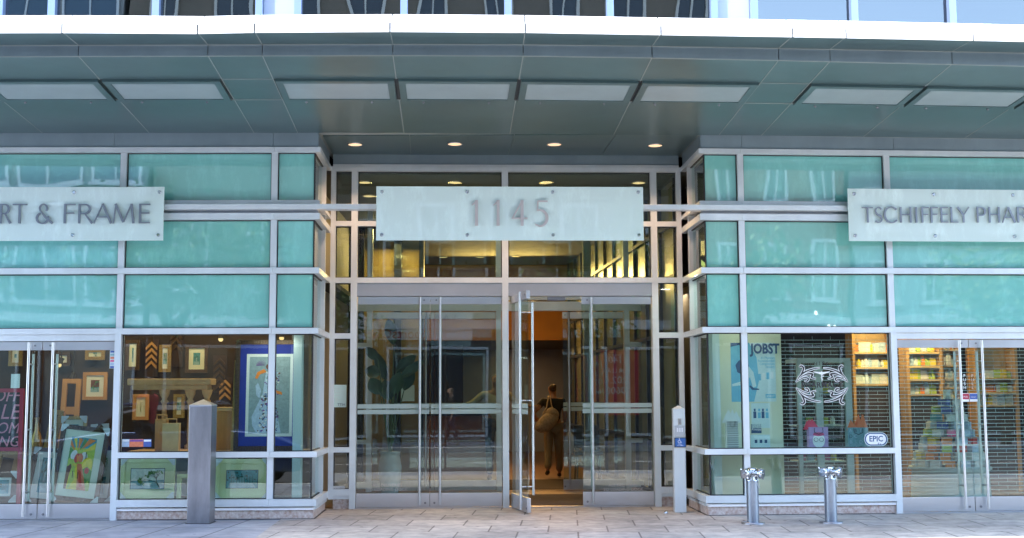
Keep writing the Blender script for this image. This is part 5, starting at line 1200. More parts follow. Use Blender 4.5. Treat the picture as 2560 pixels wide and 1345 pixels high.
# etched emblem
uc, zc = at(F, 2055, 962, -.074); W2 = -.0745
t = thing('window_emblem', F.pt(uc, W2, zc - .3), 'white and black scrollwork emblem reading PHARMACY on the window glass', 'window emblem')
def scroll(b, sx, sz, w, wd, kind):
    S = lambda pts, ws, k=0: b.stroke(F, [(uc + sx * x, zc + sz * z) for x, z in pts], ws, w + .0003 * k, w + .0006 + .0003 * k)
    outer = [(.315, .03), (.27, .10), (.20, .155), (.10, .19), (.02, .20)]
    curl = [(.27, .095), (.235, .15), (.22, .20), (.245, .225), (.27, .21)]
    leaf1 = [(.30, .045), (.22, .085), (.165, .075), (.18, .045), (.215, .05)]
    leaf2 = [(.25, .10), (.17, .13), (.11, .125), (.13, .09), (.07, .07)]
    for k, (c_, ws) in enumerate(((outer, (.2, .6, 1, .8, .3)), (curl, (.3, 1, 1.2, 1, .5)), (leaf1, (.2, .7, 1.0, .9, .4)), (leaf2, (.3, 1.0, 1.3, 1, .3)))):
        P = []; W = []
        for i in range(len(c_) - 1):
            for j in range(5):
                q = j / 5; p0, p1, p2, p3 = c_[max(i - 1, 0)], c_[i], c_[i + 1], c_[min(i + 2, len(c_) - 1)]
                P.append(tuple(.5 * (2 * p1[d] + (p2[d] - p0[d]) * q + (2 * p0[d] - 5 * p1[d] + 4 * p2[d] - p3[d]) * q * q + (3 * p1[d] - p0[d] - 3 * p2[d] + p3[d]) * q ** 3) for d in (0, 1))); W.append(wd[0] + wd[1] * (ws[i] + (ws[i + 1] - ws[i]) * q))
        P.append(c_[-1]); W.append(wd[0] + wd[1] * ws[-1] * .6); S(P, W, k)
bo = MB(); bi = MB()
for sx in (-1, 1):
    for sz in (-1, 1): scroll(bo, sx, sz, W2, (.013, .020), 0); scroll(bi, sx, sz, W2 + .0022, (.001, .017), 1)
bo.build('scroll_outline', 'vinyl_white', t); bi.build('scroll_fill', 'black', t)
text(F, 'PHARMACY', uc, zc - .03, W2 + .001, .088, 'black', 'lettering', t, 'CENTER', space=1.12, bold=.003); text(F, 'Since', uc, zc - .10, W2 + .001, .04, 'black', 'lettering', t, 'CENTER'); text(F, '1875', uc, zc - .145, W2 + .001, .045, 'black', 'lettering', t, 'CENTER')
for k, ch in enumerate('TSCHIFFELY'):
    a_ = math.radians(90 + (4.5 - k) * 8.0); text(F, ch, uc + .34 * math.cos(a_), zc - .105 + .34 * math.sin(a_), W2 + .001, .062, 'black', 'lettering', t, 'CENTER')
b = MB(); b.stroke(F, [(uc - .10, zc + .155), (uc, zc + .135), (uc + .10, zc + .155)], [.008, .03, .008], W2, W2 + .001); b.stroke(F, [(uc, zc + .16), (uc, zc + .04)], [.014, .006], W2 + .0012, W2 + .0018)
b.stroke(F, [(uc, zc + .12), (uc + .025, zc + .105), (uc - .02, zc + .085), (uc + .015, zc + .068), (uc, zc + .05)], .006, W2 + .002, W2 + .0026); b.build('caduceus', 'vinyl_white', t)
# push pull stickers on the pharmacy door
for x, s_, m in ((2411, 'PUSH', 'vinyl_white'), (2431, 'PULL', 'vinyl_grey')):
    u, z = at(F, x, 945, -.062); t = thing('door_sticker', F.pt(u, -.062, z - .3), 'vertical outlined ' + s_ + ' lettering between the pharmacy door handles', 'sticker', 'stickers between the pharmacy door handles')
    for k, ch in enumerate(s_): text(F, ch, u, z + .01 - k * .048, -.062, .052, m, 'lettering', t, 'CENTER')
for x0, x1, m, s_ in ((2406, 2423, 'board_red', 'red and white PULL card between the pharmacy door handles'), (2424, 2444, 'paint_blu', 'blue and white card between the pharmacy door handles')):
    t, a, c, z0, z1 = card(F, x0, 983, x1, 1004, -.0635, 'vinyl_white', 'door_sticker', s_, 'sticker', 'stickers between the pharmacy door handles'); b = MB(); b.box(F, a + .001, c - .001, -.0634, -.0628, z0 + .028, z1 - .006); b.build('colour_band', m, t)
    text(F, 'PULL' if m == 'board_red' else 'PHARMACY', (a + c) / 2, z0 + .05, -.062, .026 if m == 'board_red' else .013, 'vinyl_white', 'lettering', t, 'CENTER')
# rolling grille behind the glass
mat('grille_steel', (.50, .62, .62), .4, .5)
b = MB(); g0 = at(F, 1958, 1000, -.55)[0]; g1 = UR1 - .3; z = .05; k = 0; wz = -.58
while z < 2.1:
    b.add([F.pt(u, wz + dw, z + dz) for u in (g0, g1) for (dw, dz) in ((-.003, -.003), (.003, -.003), (.003, .003), (-.003, .003))], [(0, 1, 2, 3), (7, 6, 5, 4), (0, 4, 5, 1), (1, 5, 6, 2), (2, 6, 7, 3), (3, 7, 4, 0)])
    u = g0 + .05 + (.115 if k % 2 else 0)
    while u < g1: b.add([F.pt(u + du, wz + dw, z + dz) for dz in (0, .045) for (du, dw) in ((-.0015, -.001), (.0015, -.001), (.0015, .001), (-.0015, .001))], [(0, 4, 5, 1), (1, 5, 6, 2), (2, 6, 7, 3), (3, 7, 4, 0)]); u += .23
    z += .045; k += 1
b.build('rolling_grille', 'grille_steel', None, 'closed rolling security grille of thin rods and links behind the pharmacy glass', 'security grille')
# tall glass display cabinet
u0, z1 = at(F, 1992, 906, -1.0); u1, z0 = at(F, 2130, 1225, -1.0); t = thing('display_cabinet', F.pt((u0 + u1) / 2, -1.2, .013), 'tall glass display cabinet with white posts inside the pharmacy', 'display cabinet')
for u in (u0, u0 + (u1 - u0) * .36, u1 - .045):
    b = MB(); b.box(F, u, u + (.085 if u != u0 else .05), -1.05, -1.0, .10, z1); b.build('post', 'column_paint', t)
b = MB(); b.box(F, u0, u1 + .03, -1.5, -.99, z1 + .001, z1 + .05); b.build('top', 'column_paint', t); b = MB(); b.box(F, u0, u1 + .03, -1.5, -.99, .013, .099); b.build('base', 'column_paint', t)
b = MB(); b.box(F, u0 + .05, u1, -1.035, -1.03, .10, z1); b.build('front_glass', 'door_glass', t)
for k, z in enumerate((.55, 1.0, 1.4)): b = MB(); b.box(F, u0 + .02, u1 - .02, -1.48, -1.06, z, z + .015); b.build('shelf', 'column_paint', t)
# toys and boxes in the cabinet
random.seed(9); PM = ['paint_red', 'paint_yel', 'paint_ora', 'paint_wht', 'paint_ice', 'paint_blu', 'paint_lime', 'paint_pink', 'paint_pale', 'paint_teal']
def product(F, u, w, z, s, m, lab, grp, bottle=False):
    t = MB()
    if bottle: lathe(t, F.pt(u, w, z), [(s * .42, 0), (s * .44, s * .1), (s * .44, s * 1.1), (s * .2, s * 1.25), (s * .2, s * 1.5)], 10)
    else: t.box(F, u - s * .5, u + s * .5, w - s * .35, w + s * .35, z, z + s * 1.25)
    return t.build('product_bottle' if bottle else 'product_box', m, None, lab, 'bottle' if bottle else 'box', grp)
cn = {'red': 'red', 'yel': 'yellow', 'ora': 'orange', 'wht': 'white', 'ice': 'pale blue', 'blu': 'dark blue', 'lime': 'lime', 'pink': 'pink', 'pale': 'grey green', 'teal': 'teal'}
for z in (.565, 1.015, 1.415):
    for k in range(5):
        m = random.choice(PM); product(F, u0 + .12 + k * (u1 - u0 - .2) / 4.6, -1.25, z + .001, .075 + .02 * random.random(), m, cn[m[6:]] + ' pack on a shelf of the tall glass cabinet', 'packs inside the tall glass cabinet ' + cn[m[6:]], k % 2 == 0)
# lit wall shelves with bottles (top left of the right doors)
def shelf_unit(x0, x1, ys, w, lab, seed, n, zb=.013):
    random.seed(seed); ua = at(F, x0, 900, w)[0]; ub = at(F, x1, 900, w)[0]; t = thing('wall_shelf', F.pt((ua + ub) / 2, w, zb), lab, 'shelf unit', 'lit shelf units in the pharmacy')
    zlow = at(F, (x0 + x1) / 2, max(ys), w)[1] - .04; b = MB(); b.box(F, ua, ub, w - .33, w - .30, zlow, 2.6); b.build('back_panel', 'light_wood', t); b = MB(); b.box(F, ua, ub, w - .33, w - .05, zb, zlow - .002); b.build('lower_cabinet', 'dark_wood', t)
    for u in (ua, ub): b = MB(); b.box(F, u - .02, u + .02, w - .299, w, zb, 2.6); b.build('side_panel', 'raw_wood', t)
    for y in ys:
        z = at(F, (x0 + x1) / 2, y, w)[1]; b = MB(); b.box(F, ua + .021, ub - .021, w - .299, w, z - .025, z); b.build('shelf', 'light_wood', t)
        for k in range(n):
            m = random.choice(['paint_wht', 'paint_wht', 'paint_yel', 'paint_pale', 'paint_ora', 'paint_ice', 'paint_lime']); product(F, ua + .09 + (ub - ua - .18) * (k + random.uniform(-.2, .2)) / (n - 1), w - .10, z + .001, random.uniform(.07, .12), m, cn[m[6:]] + ' pack on the ' + lab.split(',')[0], cn[m[6:]] + ' packs, ' + lab.split(',')[0], random.random() < .55)
shelf_unit(2270, 2352, (880, 915, 948, 985), -3.0, 'brightly lit shelf above the product tower, upper left of the pharmacy doors', 31, 7)
shelf_unit(2356, 2400, (873, 912, 947, 968, 995), -3.2, 'narrow lit shelf behind the left pharmacy door handle, full of packs', 32, 4)
shelf_unit(2135, 2235, (880, 918, 960), -3.4, 'lit shelf in the top right of the pharmacy window, full of packs', 33, 8)
shelf_unit(2440, 2540, (945, 980, 1012), -3.0, 'dim shelf behind the right pharmacy door handle, full of packs', 34, 7)
# conical tower of boxed products
cu = at(F, 2372, 1100, -1.5)[0]; t = thing('display_drum', F.pt(cu, -1.5, .013), 'round white display drum carrying the tower of boxed products', 'display stand')
b = MB(); lathe(b, F.pt(cu, -1.5, .013), [(.50, 0), (.52, .03), (.50, .06), (.48, .40), (.52, .42), (.52, .45)], 36); b.build('drum', 'column_paint', t)
b = MB(); lathe(b, F.pt(cu, -1.5, .464), [(.05, 0), (.05, 1.0)], 12); b.build('core', 'column_paint', t)
random.seed(13); z = .465; lv = 0
while lv < 9:
    R_ = .44 - lv * .042; n = max(3, int(R_ * 2 * math.pi / .17)); 
    for k in range(n):
        a_ = 2 * math.pi * k / n + lv * .3
        if math.sin(a_) < -.35: continue
        m = random.choice(PM + ['paint_wht', 'paint_pale', 'paint_ice']); FF = Frame(0, 0, -math.sin(a_), math.cos(a_)); c = F.pt(cu + R_ * math.cos(a_), -1.5 + R_ * math.sin(a_), 0)
        tt = F.d * -math.sin(a_) + F.n * math.cos(a_); F3 = Frame(c.x, c.y, tt.x, tt.y); bb = MB(); bb.box(F3, -.06, .06, -.05, .05, z + .001, z + .088)
        bb.build('product_box', m, None, cn[m[6:]] + ' box in the round product tower behind the grille', 'box', cn[m[6:]] + ' boxes of the product tower')
    bb = MB(); bb.tube([F.pt(cu, -1.5, z + .0895), F.pt(cu, -1.5, z + .0965)], R_ + .03, 24); bb.build('tier', 'column_paint', t); z += .098; lv += 1
lamp('pharmacy_lamp', F, 4.6, -2.3, 2.8, 1.4, 2, (1, .72, .38), sy=.6); lamp('pharmacy_lamp', F, at(F, 2310, 900, -2.6)[0], -2.45, 2.7, .7, 5, (1, .70, .34), sy=.1); lamp('pharmacy_lamp', F, at(F, 2190, 900, -2.9)[0], -2.9, 2.7, .6, 3, (1, .70, .34), sy=.1); lamp('pharmacy_lamp', F, 3.0, -2.6, 2.8, 1.2, 1.6, (1, .78, .5), sy=.5); lamp('pharmacy_lamp', F, 2.6, -.33, 2.85, .9, 2, (1, .95, .82), sy=.12)


# ================================================================== ACROSS THE STREET (seen in the glass)
mat('ground_cladding', (.05, .045, .045), .6, noise=.3, nscale=2); mat('stone_beige', (.21, .185, .15), .8, noise=.12, nscale=1.5); mat('brick_red', (.26, .11, .075), .8, noise=.2, nscale=6); mat('stucco_grey', (.33, .36, .37), .8, noise=.1, nscale=2); mat('slate', (.12, .13, .15), .6, noise=.2, nscale=8)
mat('dark_pane', (.03, .04, .05), .08, 0, spec=.9); mat('blue_pane', (.06, .12, .18), .06, .2, spec=1); mat('trim_white', (.70, .70, .66), .6)
def opp(name, x0, x1, h, wallm, framem, panem, floors, bays, lab, ground=None, wfrac=.55, hfrac=.6, z00=3.9, y=-8.0, depth=12):
    t = thing('street_building', ((x0 + x1) / 2, y - depth / 2, 0), lab, 'building', 'buildings across the street mirrored in the glass')
    b = MB(); b.box(WF, x0, x1, -y, -y + depth, 0, h); b.build('wall', wallm, t); b = MB(); b.box(WF, x0 + .02, x1 - .02, -y - .012, -y - .001, .0, z00 - .36); b.build('shopfront_cladding', 'ground_cladding', t)
    b = MB(); b.box(WF, x0 - .15, x1 + .15, -y - .35, -y + .3, h - .5, h + .15); b.box(WF, x0, x1, -y - .14, -y - .001, z00 - .35, z00 - .05); b.build('cornice', framem, t)
    fh = (h - .7 - z00) / floors; bw = (x1 - x0) / bays; S_ = Frame(0, y, -1, 0)     # faces +y
    S_.n = Vector((0, 1, 0)); S_.d = Vector((1, 0, 0))
    for f in range(floors):
        for k in range(bays):
            cu_ = x0 + bw * (k + .5); z = z00 + fh * f + fh * (1 - hfrac) * .45; ww = bw * wfrac / 2; hh = fh * hfrac
            b = MB(); ring(b, S_, cu_ - ww, cu_ + ww, z, z + hh, .09, .0, .10); b.box(S_, cu_ - ww - .08, cu_ + ww + .08, .0, .16, z - .10, z - .001); b.box(S_, cu_ - .03, cu_ + .03, .03, .08, z + .09, z + hh - .09); w_ = b.build('window', framem, t)
            b = MB(); b.box(S_, cu_ - ww + .09, cu_ + ww - .09, .01, .025, z + .09, z + hh - .09); b.build('window_pane', panem, w_)
    nb = max(2, int((x1 - x0) / 3.2)); gw = (x1 - x0) / nb
    for k in range(nb):
        b = MB(); a, c = x0 + gw * k + .3, x0 + gw * (k + 1) - .3; ring(b, S_, a, c, .15, z00 - .9, .08, .013, .09); w_ = b.build('shop_window', framem, t); b = MB(); b.box(S_, a + .08, c - .08, .014, .027, .23, z00 - .98); b.build('window_pane', panem, w_)
    return t, S_
opp('a', -34, -10.2, 19, 'stucco_grey', 'alu', 'blue_pane', 4, 12, 'glassy blue block mirrored high in the frame shop glass', wfrac=.86, hfrac=.8)
tb, S_ = opp('b', -10, 9.2, 21, 'stone_beige', 'trim_white', 'dark_pane', 4, 9, 'beige stone block mirrored in the entrance doors', wfrac=.5, hfrac=.62)
tc_, _ = opp('c', 9.4, 14.0, 10.5, 'brick_red', 'trim_white', 'dark_pane', 2, 3, 'brick row house mirrored in the pharmacy glass', wfrac=.5)
td, _ = opp('d', 14.2, 21.5, 9.2, 'stucco_grey', 'trim_white', 'dark_pane', 2, 4, 'pale row house with a steep slate roof mirrored in the upper right glass', wfrac=.45)
b = MB(); b.add([Vector(p) for p in ((14.2, -8, 9.36), (21.5, -8, 9.36), (21.5, -20, 9.36), (14.2, -20, 9.36), (16.4, -13, 12.6), (19.3, -13, 12.6))], [(3, 2, 1, 0), (0, 1, 5, 4), (1, 2, 5), (2, 3, 4, 5), (3, 0, 4)]); b.build('roof', 'slate', td)
b = MB(); b.add([Vector(p) for p in ((9.3, -7.9, 10.66), (14.1, -7.9, 10.66), (11.7, -7.9, 12.2), (9.3, -19, 10.66), (14.1, -19, 10.66), (11.7, -19, 12.2))], [(0, 1, 2), (5, 4, 3), (0, 3, 4, 1), (1, 4, 5, 2), (2, 5, 3, 0)]); b.build('gable', 'trim_white', tc_)
opp('e', 21.7, 34, 8.5, 'brick_red', 'trim_white', 'dark_pane', 2, 6, 'low brick terrace far along the street mirrored at the edge of the pharmacy doors', wfrac=.45)
mat('sign_red', (.50, .04, .05), .6); mat('letter_blue', (.10, .12, .35), .6); mat('sign_glow', (.9, .95, .9), .5, emit=(.8, 1, .9), estr=2.0)
# shop signs over there (they read mirrored in our glass)
t = thing('street_sign', (-1.4, -7.9, 3.4), 'mirrored Washington sports club fascia sign seen in the left entrance doors', 'sign', 'signs across the street mirrored in the glass')
b = MB(); b.box(S_, -3.4, .7, .015, .06, 3.22, 4.1); b.build('board', 'trim_white', t)
def otext(s, x, z, size, m, t, y=.065, al='CENTER'):
    F_ = Frame(0, -8.0, -1, 0); text(F_, s, -x, z, y, size, m, 'lettering', t, al, ext=.01)
otext('Washington', -1.3, 3.62, .62, 'letter_blue', t, .075); otext('SportsClub', -1.7, 3.27, .42, 'sign_red', t, .075)
t = thing('street_sign', (5.3, -7.9, 1.0), 'mirrored red FOR LEASE banner seen in the right entrance doors', 'sign', 'signs across the street mirrored in the glass')
b = MB(); b.box(S_, 4.55, 6.1, .03, .05, .8, 2.9); b.build('board', 'sign_red', t)
for s, z, q in (('11401', 2.5, .3), ('FOR LEASE', 2.2, .19), ('202.4', 1.85, .34), ('0600', 1.5, .34)): otext(s, 5.32, z, q, 'trim_white', t, .06)
t = thing('street_sign', (13.1, -7.9, 3.3), 'small glowing grk shop sign mirrored in the pharmacy glass', 'sign', 'signs across the street mirrored in the glass')
b = MB(); b.box(S_, 12.2, 14.0, .015, .04, 3.42, 4.0); b.build('board', 'slate', t); otext('grk', 13.1, 3.58, .56, 'sign_glow', t, .05)
# trees on the far pavement; two before the pharmacy added to darken reflections
mat('bark', (.10, .075, .055), .9, noise=.3, nscale=10); mat('foliage_a', (.05, .12, .03), .6); mat('foliage_b', (.09, .16, .04), .6)
def tree(x, y, h, r, lab, seed, n=2600):
    random.seed(seed); t = thing('street_tree', (x, y, 0), lab, 'tree', 'street trees mirrored in the glass'); b = MB(); o = Vector((x, y, 0)); tips = []
    b.tube([o, o + Vector((.05, .03, h * .2)), o + Vector((-.04, .05, h * .42))], [.16, .12, .10], 10); b.build('trunk', 'bark', t)
    for k in range(9):
        a = k * 2.4 + random.random(); l = r * random.uniform(.6, 1.0); p0 = o + Vector((-.03, .04, h * random.uniform(.34, .42))); p1 = p0 + Vector((math.cos(a) * l * .5, math.sin(a) * l * .5, h * random.uniform(.12, .25))); p2 = p1 + Vector((math.cos(a + .4) * l * .4, math.sin(a + .4) * l * .4, h * random.uniform(.08, .28)))
        m = MB(); m.tube([p0, p1, p2], [.06, .035, .012], 7); m.build('limb', 'bark', t); tips += [p1, p2, p1.lerp(p2, .5)]
    c = MB()
    for k in range(n):
        q = random.choice(tips); d = Vector((random.gauss(0, 1), random.gauss(0, 1), random.gauss(0, .8))); p = q + d * r * .24; s = random.uniform(.07, .13); u = Vector((random.uniform(-1, 1), random.uniform(-1, 1), random.uniform(-1, 1))).normalized(); v = u.orthogonal().normalized()
        c.add([p - u * s, p + v * s * .5, p + u * s, p - v * s * .5], [(0, 1, 2, 3)], random.choice((0, 0, 1)))
    c.build('crown', ['foliage_a', 'foliage_b'], t)
tree(-8.4, -4.1, 8.2, 2.6, 'leafy street tree mirrored in the top pane beside the ART & FRAME sign', 1); tree(-14.5, -4.3, 7.6, 2.4, 'leafy street tree mirrored at the far left', 2, 2000); tree(4.2, -4.4, 7.4, 1.9, 'slim street tree mirrored above the entrance', 3, 1500); tree(-4.6, -4.3, 6.6, 2.3, 'low spreading street tree mirrored in the display window', 6, 2600); tree(9.3, -4.2, 6.8, 1.8, 'low spreading street tree mirrored in the pharmacy window', 7, 2400); tree(17.0, -4.3, 6.8, 1.7, 'street tree mirrored in the pharmacy doors', 8, 1800); tree(19.5, -4.2, 7.0, 2.2, 'street tree mirrored at the far right', 4, 1800)
# planter railing on the far pavement
t = thing('planter_railing', (-.3, -4.0, 0), 'low iron planter railing mirrored in the left entrance doors', 'railing')
b = MB(); 
for z in (.12, .52): b.box(WF, -3.0, 2.4, 4.48, 4.51, z, z + .025)
b.build('rails', 'dark_frame', t); b = MB()
for k in range(37): b.box(WF, -3.0 + k * .15, -2.985 + k * .15, 4.485, 4.505, .0, .60)
b.build('pickets', 'dark_frame', t)

# ------------------------------------------------------------------ parked cars by the kerb
mat('car_paint', (.05, .10, .24), .25, .4, coat=1.0); mat('car_paint_grey', (.35, .36, .38), .3, .6, coat=1.0); mat('car_glass', (.02, .025, .03), .05, spec=1); mat('tyre', (.02, .02, .02), .85); mat('head_glass', (.7, .72, .75), .1, .3); mat('tail_red', (.45, .01, .01), .2)
def car(x, y, paint, lab, zg=-.14):
    t = thing('parked_car', (x, y, zg), lab, 'car', 'parked cars mirrored in the glass'); F_ = Frame(x, y, 1, 0); hw = .88
    prof = [(-2.15, .38), (-2.2, .62), (-2.08, .84), (-1.55, .92), (-1.05, .98), (1.0, .98), (1.75, .90), (2.12, .76), (2.2, .55), (2.15, .30), (-2.1, .30)]
    b = MB()
    def shell(prof, i0, i1):
        n = len(prof); V_ = []
        for (w, sc, dz) in ((-hw, .97, -.02), (-hw * .9, 1, 0), (hw * .9, 1, 0), (hw, .97, -.02)): V_ += [F_.pt(px * sc, w, zg + max(.28, pz + dz)) for px, pz in prof]
        return V_, [tuple(range(n)), tuple(range(4 * n - 1, 3 * n - 1, -1))] + [(j * n + i, j * n + (i + 1) % n, (j + 1) * n + (i + 1) % n, (j + 1) * n + i) for j in range(3) for i in range(n)]
    v, f = shell(prof, 0, 0); b.add(v, f); b.build('body', paint, t, bevel=.03)
    b = MB(); gp_ = [(-1.5, .93), (-1.05, 1.38), (-.6, 1.45), (.25, 1.44), (1.05, .98)]; n = 5
    V_ = []
    for w, s in ((-.80, 1), (-.64, .93), (.64, .93), (.80, 1)): V_ += [F_.pt(px * s, w, zg + (pz if s < 1 or pz < 1 else pz - .10)) for px, pz in gp_]
    b.add(V_, [tuple(range(n)), tuple(range(4 * n - 1, 3 * n - 1, -1))] + [(j * n + i, j * n + (i + 1) % n, (j + 1) * n + (i + 1) % n, (j + 1) * n + i) for j in range(3) for i in range(n)]); b.build('cabin_glass', 'car_glass', t, bevel=.02)
    b = MB(); b.box(F_, -1.02, .28, -.66, .66, zg + 1.425, zg + 1.475); b.build('roof', paint, t, bevel=.03)
    for px in (-1.35, 1.35):
        for s in (-1, 1):
            k = MB(); k.tube([F_.pt(px, s * .70, zg + .32), F_.pt(px, s * .90, zg + .32)], .32, 24); wh = k.build('wheel', 'tyre', t); k = MB(); k.tube([F_.pt(px, s * .901, zg + .32), F_.pt(px, s * .915, zg + .32)], .20, 20); k.build('rim', 'steel', wh)
    for s in (-1, 1):
        k = MB(); k.box(F_, 2.05, 2.19, s * .62 - .16, s * .62 + .16, zg + .60, zg + .74); k.build('headlight', 'head_glass', t, bevel=.02); k = MB(); k.box(F_, -2.19, -2.08, s * .62 - .16, s * .62 + .16, zg + .66, zg + .80); k.build('tail_light', 'tail_red', t, bevel=.02)
        k = MB(); k.box(F_, .72, .86, s * .97 - .07, s * .97 + .07, zg + .96, zg + 1.08); k.build('wing_mirror', paint, t, bevel=.02)
car(-5.6, 6.6, 'car_paint', 'dark blue parked car mirrored low in the frame shop window'); car(-11.5, 6.7, 'car_paint_grey', 'grey parked car behind the blue one mirrored at the far left')

# ================================================================== PEOPLE
mat('skin_warm', (.42, .22, .14), .55); mat('skin_dark', (.10, .055, .04), .55); mat('hair_brown', (.06, .03, .018), .5, noise=.3, nscale=60); mat('shirt_black', (.02, .02, .022), .85); mat('trousers_khaki', (.30, .22, .14), .85, noise=.12, nscale=14)
mat('shirt_cream', (.62, .55, .40), .8); mat('trousers_navy', (.03, .035, .06), .85); mat('shirt_red', (.42, .03, .06), .8); mat('leather_brown', (.46, .34, .23), .6, noise=.35, nscale=30); mat('shoe', (.03, .025, .02), .5); mat('plastic_white', (.72, .68, .60), .4)
def grow(name, nodes, edges, m, parent, M, levels=2):
    me = D.meshes.new(name); me.from_pydata([M @ Vector(n[0]) for n in nodes], edges, []); o = D.objects.new(name, me); COL.objects.link(o)
    sk = o.modifiers.new('skin', 'SKIN'); sk.use_smooth_shade = True; sb = o.modifiers.new('sub', 'SUBSURF'); sb.levels = levels; sb.render_levels = levels
    for v, n in zip(me.skin_vertices[0].data, nodes): r = n[1]; v.radius = (r, r) if not isinstance(r, tuple) else r
    me.skin_vertices[0].data[0].use_root = True
    dg = bpy.context.evaluated_depsgraph_get(); dg.update(); m2 = D.meshes.new_from_object(o.evaluated_get(dg)); D.objects.remove(o); m2.name = name
    for p in m2.polygons: p.use_smooth = True
    off = ROOT[parent.name]
    for v in m2.vertices: v.co -= off
    m2.materials.clear(); m2.materials.append(MATS[m]); ob = D.objects.new(name, m2); COL.objects.link(ob); ob.parent = parent; ROOT[ob.name] = off; return ob
def person(base, heading, H_, lab, J, top, bottom, skin, hair, sleeves=.6, bun=False):
    """J: joints in metres for a 1.65 m figure, x right, y ahead, z up; heading = direction faced"""
    s = H_ / 1.65; M = Matrix.Translation(Vector(base)) @ Matrix.Rotation(heading, 4, 'Z') @ Matrix.Scale(s, 4)
    t = thing('person', base, lab, 'person')
    n = [((0, 0, .93), .12), ((0, 0, 1.10), .10), ((0, J.get('lean', .0), 1.28), .12), ((0, J.get('lean', 0) + .01, 1.39), .062), ((0, J.get('lean', 0) + .03, 1.45), .048), ((J.get('hx', 0), J.get('hy', .05), 1.50), .066), ((J.get('hx', 0), J.get('hy', .05) - .005, 1.565), .082), ((J.get('hx', 0), J.get('hy', .05) - .01, 1.62), .060)]
    e_ = [(i, i + 1) for i in range(7)]
    def add(p, r, par): n.append((p, r)); e_.append((par, len(n) - 1)); return len(n) - 1
    add((J.get('hx', 0), J.get('hy', .05) + .088, 1.535), .014, 5)
    for s_, k in ((-1, 'L'), (1, 'R')):
        sh, el, wr = J['sh' + k], J['el' + k], J['wr' + k]; a = add(sh, .056, 2); a = add(el, .043, a); a = add(wr, .024, a); el, wr = Vector(el), Vector(wr); d = (wr - el).normalized(); sd_ = d.cross(Vector((0, 1, .2))).normalized(); pm = add(tuple(wr + d * .06), .030, a)
        for j in range(4):
            q = wr + d * .085 + sd_ * (j - 1.5) * .020; f = add(tuple(q), .0095, pm); f = add(tuple(q + d * (.035, .042, .040, .030)[j]), .008, f); add(tuple(q + d * (.055, .068, .064, .048)[j] + Vector((0, .012, -.004))), .007, f)
        q = wr + d * .03 + sd_ * .034 * -s_; f = add(tuple(q), .010, pm); add(tuple(q + d * .035 + sd_ * -s_ * .012), .008, f)
        hp_, kn, an, to = J['hp' + k], J['kn' + k], J['an' + k], J['to' + k]; a = add(hp_, .085, 0); a = add(kn, .052, a); a = add(an, .032, a); add(to, .028, a)
    grow('body', n, e_, skin, t, M)
    # shirt
    n = [((0, 0, .92), .145), ((0, 0, 1.08), .125), ((0, J.get('lean', 0), 1.27), .142), ((0, J.get('lean', 0), 1.37), .080)]; e_ = [(0, 1), (1, 2), (2, 3)]
    for k in 'LR':
        sh, el, wr = Vector(J['sh' + k]), Vector(J['el' + k]), Vector(J['wr' + k]); n.append((tuple(sh), .068)); e_.append((2, len(n) - 1))
        if sleeves <= 1: n.append((tuple(sh.lerp(el, sleeves)), .056)); e_.append((len(n) - 2, len(n) - 1))
        else: n.append((tuple(el), .052)); e_.append((len(n) - 2, len(n) - 1)); n.append((tuple(el.lerp(wr, sleeves - 1)), .038)); e_.append((len(n) - 2, len(n) - 1))
    grow('shirt', n, e_, top, t, M)
    n = [((0, 0, .95), .150)]; e_ = []
    for k in 'LR':
        hp_, kn, an = J['hp' + k], J['kn' + k], Vector(J['an' + k]); n.append((hp_, .108)); e_.append((0, len(n) - 1)); n.append((kn, .075)); e_.append((len(n) - 2, len(n) - 1)); n.append((tuple(an + Vector((0, 0, .0))), .062)); e_.append((len(n) - 2, len(n) - 1))
    grow('trousers', n, e_, bottom, t, M)
    hx, hy = J.get('hx', 0), J.get('hy', .05); n = [((hx, hy - .045, 1.50), .066), ((hx, hy - .035, 1.575), .092), ((hx, hy - .015, 1.635), .070)]; e_ = [(0, 1), (1, 2)]
    if bun: n += [((hx + .03, hy - .11, 1.60), .040), ((hx + .05, hy - .14, 1.605), .035)]; e_ += [(1, 3), (3, 4)]
    grow('hair', n, e_, hair, t, M)
    for k in 'LR': grow('shoe', [(tuple(Vector(J['an' + k]) + Vector((0, -.03, -.045))), .036), (tuple(Vector(J['an' + k]) + Vector((0, .03, -.045))), .040), (tuple(Vector(J['to' + k]) + Vector((0, .0, 0))), .036)], [(0, 1), (1, 2)], 'shoe', t, M)
    return t, M
JW = dict(shL=(-.18, .0, 1.34), elL=(-.36, .02, 1.14), wrL=(-.30, .24, 1.04), shR=(.17, 0, 1.34), elR=(.20, -.02, 1.07), wrR=(.20, .08, .86), hpL=(-.085, 0, .88), knL=(-.10, -.02, .48), anL=(-.13, -.22, .14), toL=(-.14, -.12, .06), hpR=(.085, 0, .88), knR=(.09, .04, .47), anR=(.10, .02, .08), toR=(.11, .14, .04), hy=.04, hx=-.02)
gy = on_z(1385, 1192, .02); base = (gy.x, gy.y, .02)
t, M = person(base, math.radians(4), 1.60, 'woman in black top and khaki trousers walking away through the open door', JW, 'shirt_black', 'trousers_khaki', 'skin_warm', 'hair_brown', .55, True)
tb_ = thing('shoulder_bag', M @ Vector((-.13, -.16, .86)), 'slouchy brown leather bag slung on the back of the walking woman', 'bag')
b = MB(); b.ball((0, 0, 0), .23, .10, .15, 20, 12); b.ball((.13, .02, .09), .13, .075, .12, 16, 10)
for v in b.v:
    v.z += .035 * math.sin(v.x * 9) - .12 * abs(v.x) * (v.z > 0); v.y += .012 * math.sin(v.x * 40)
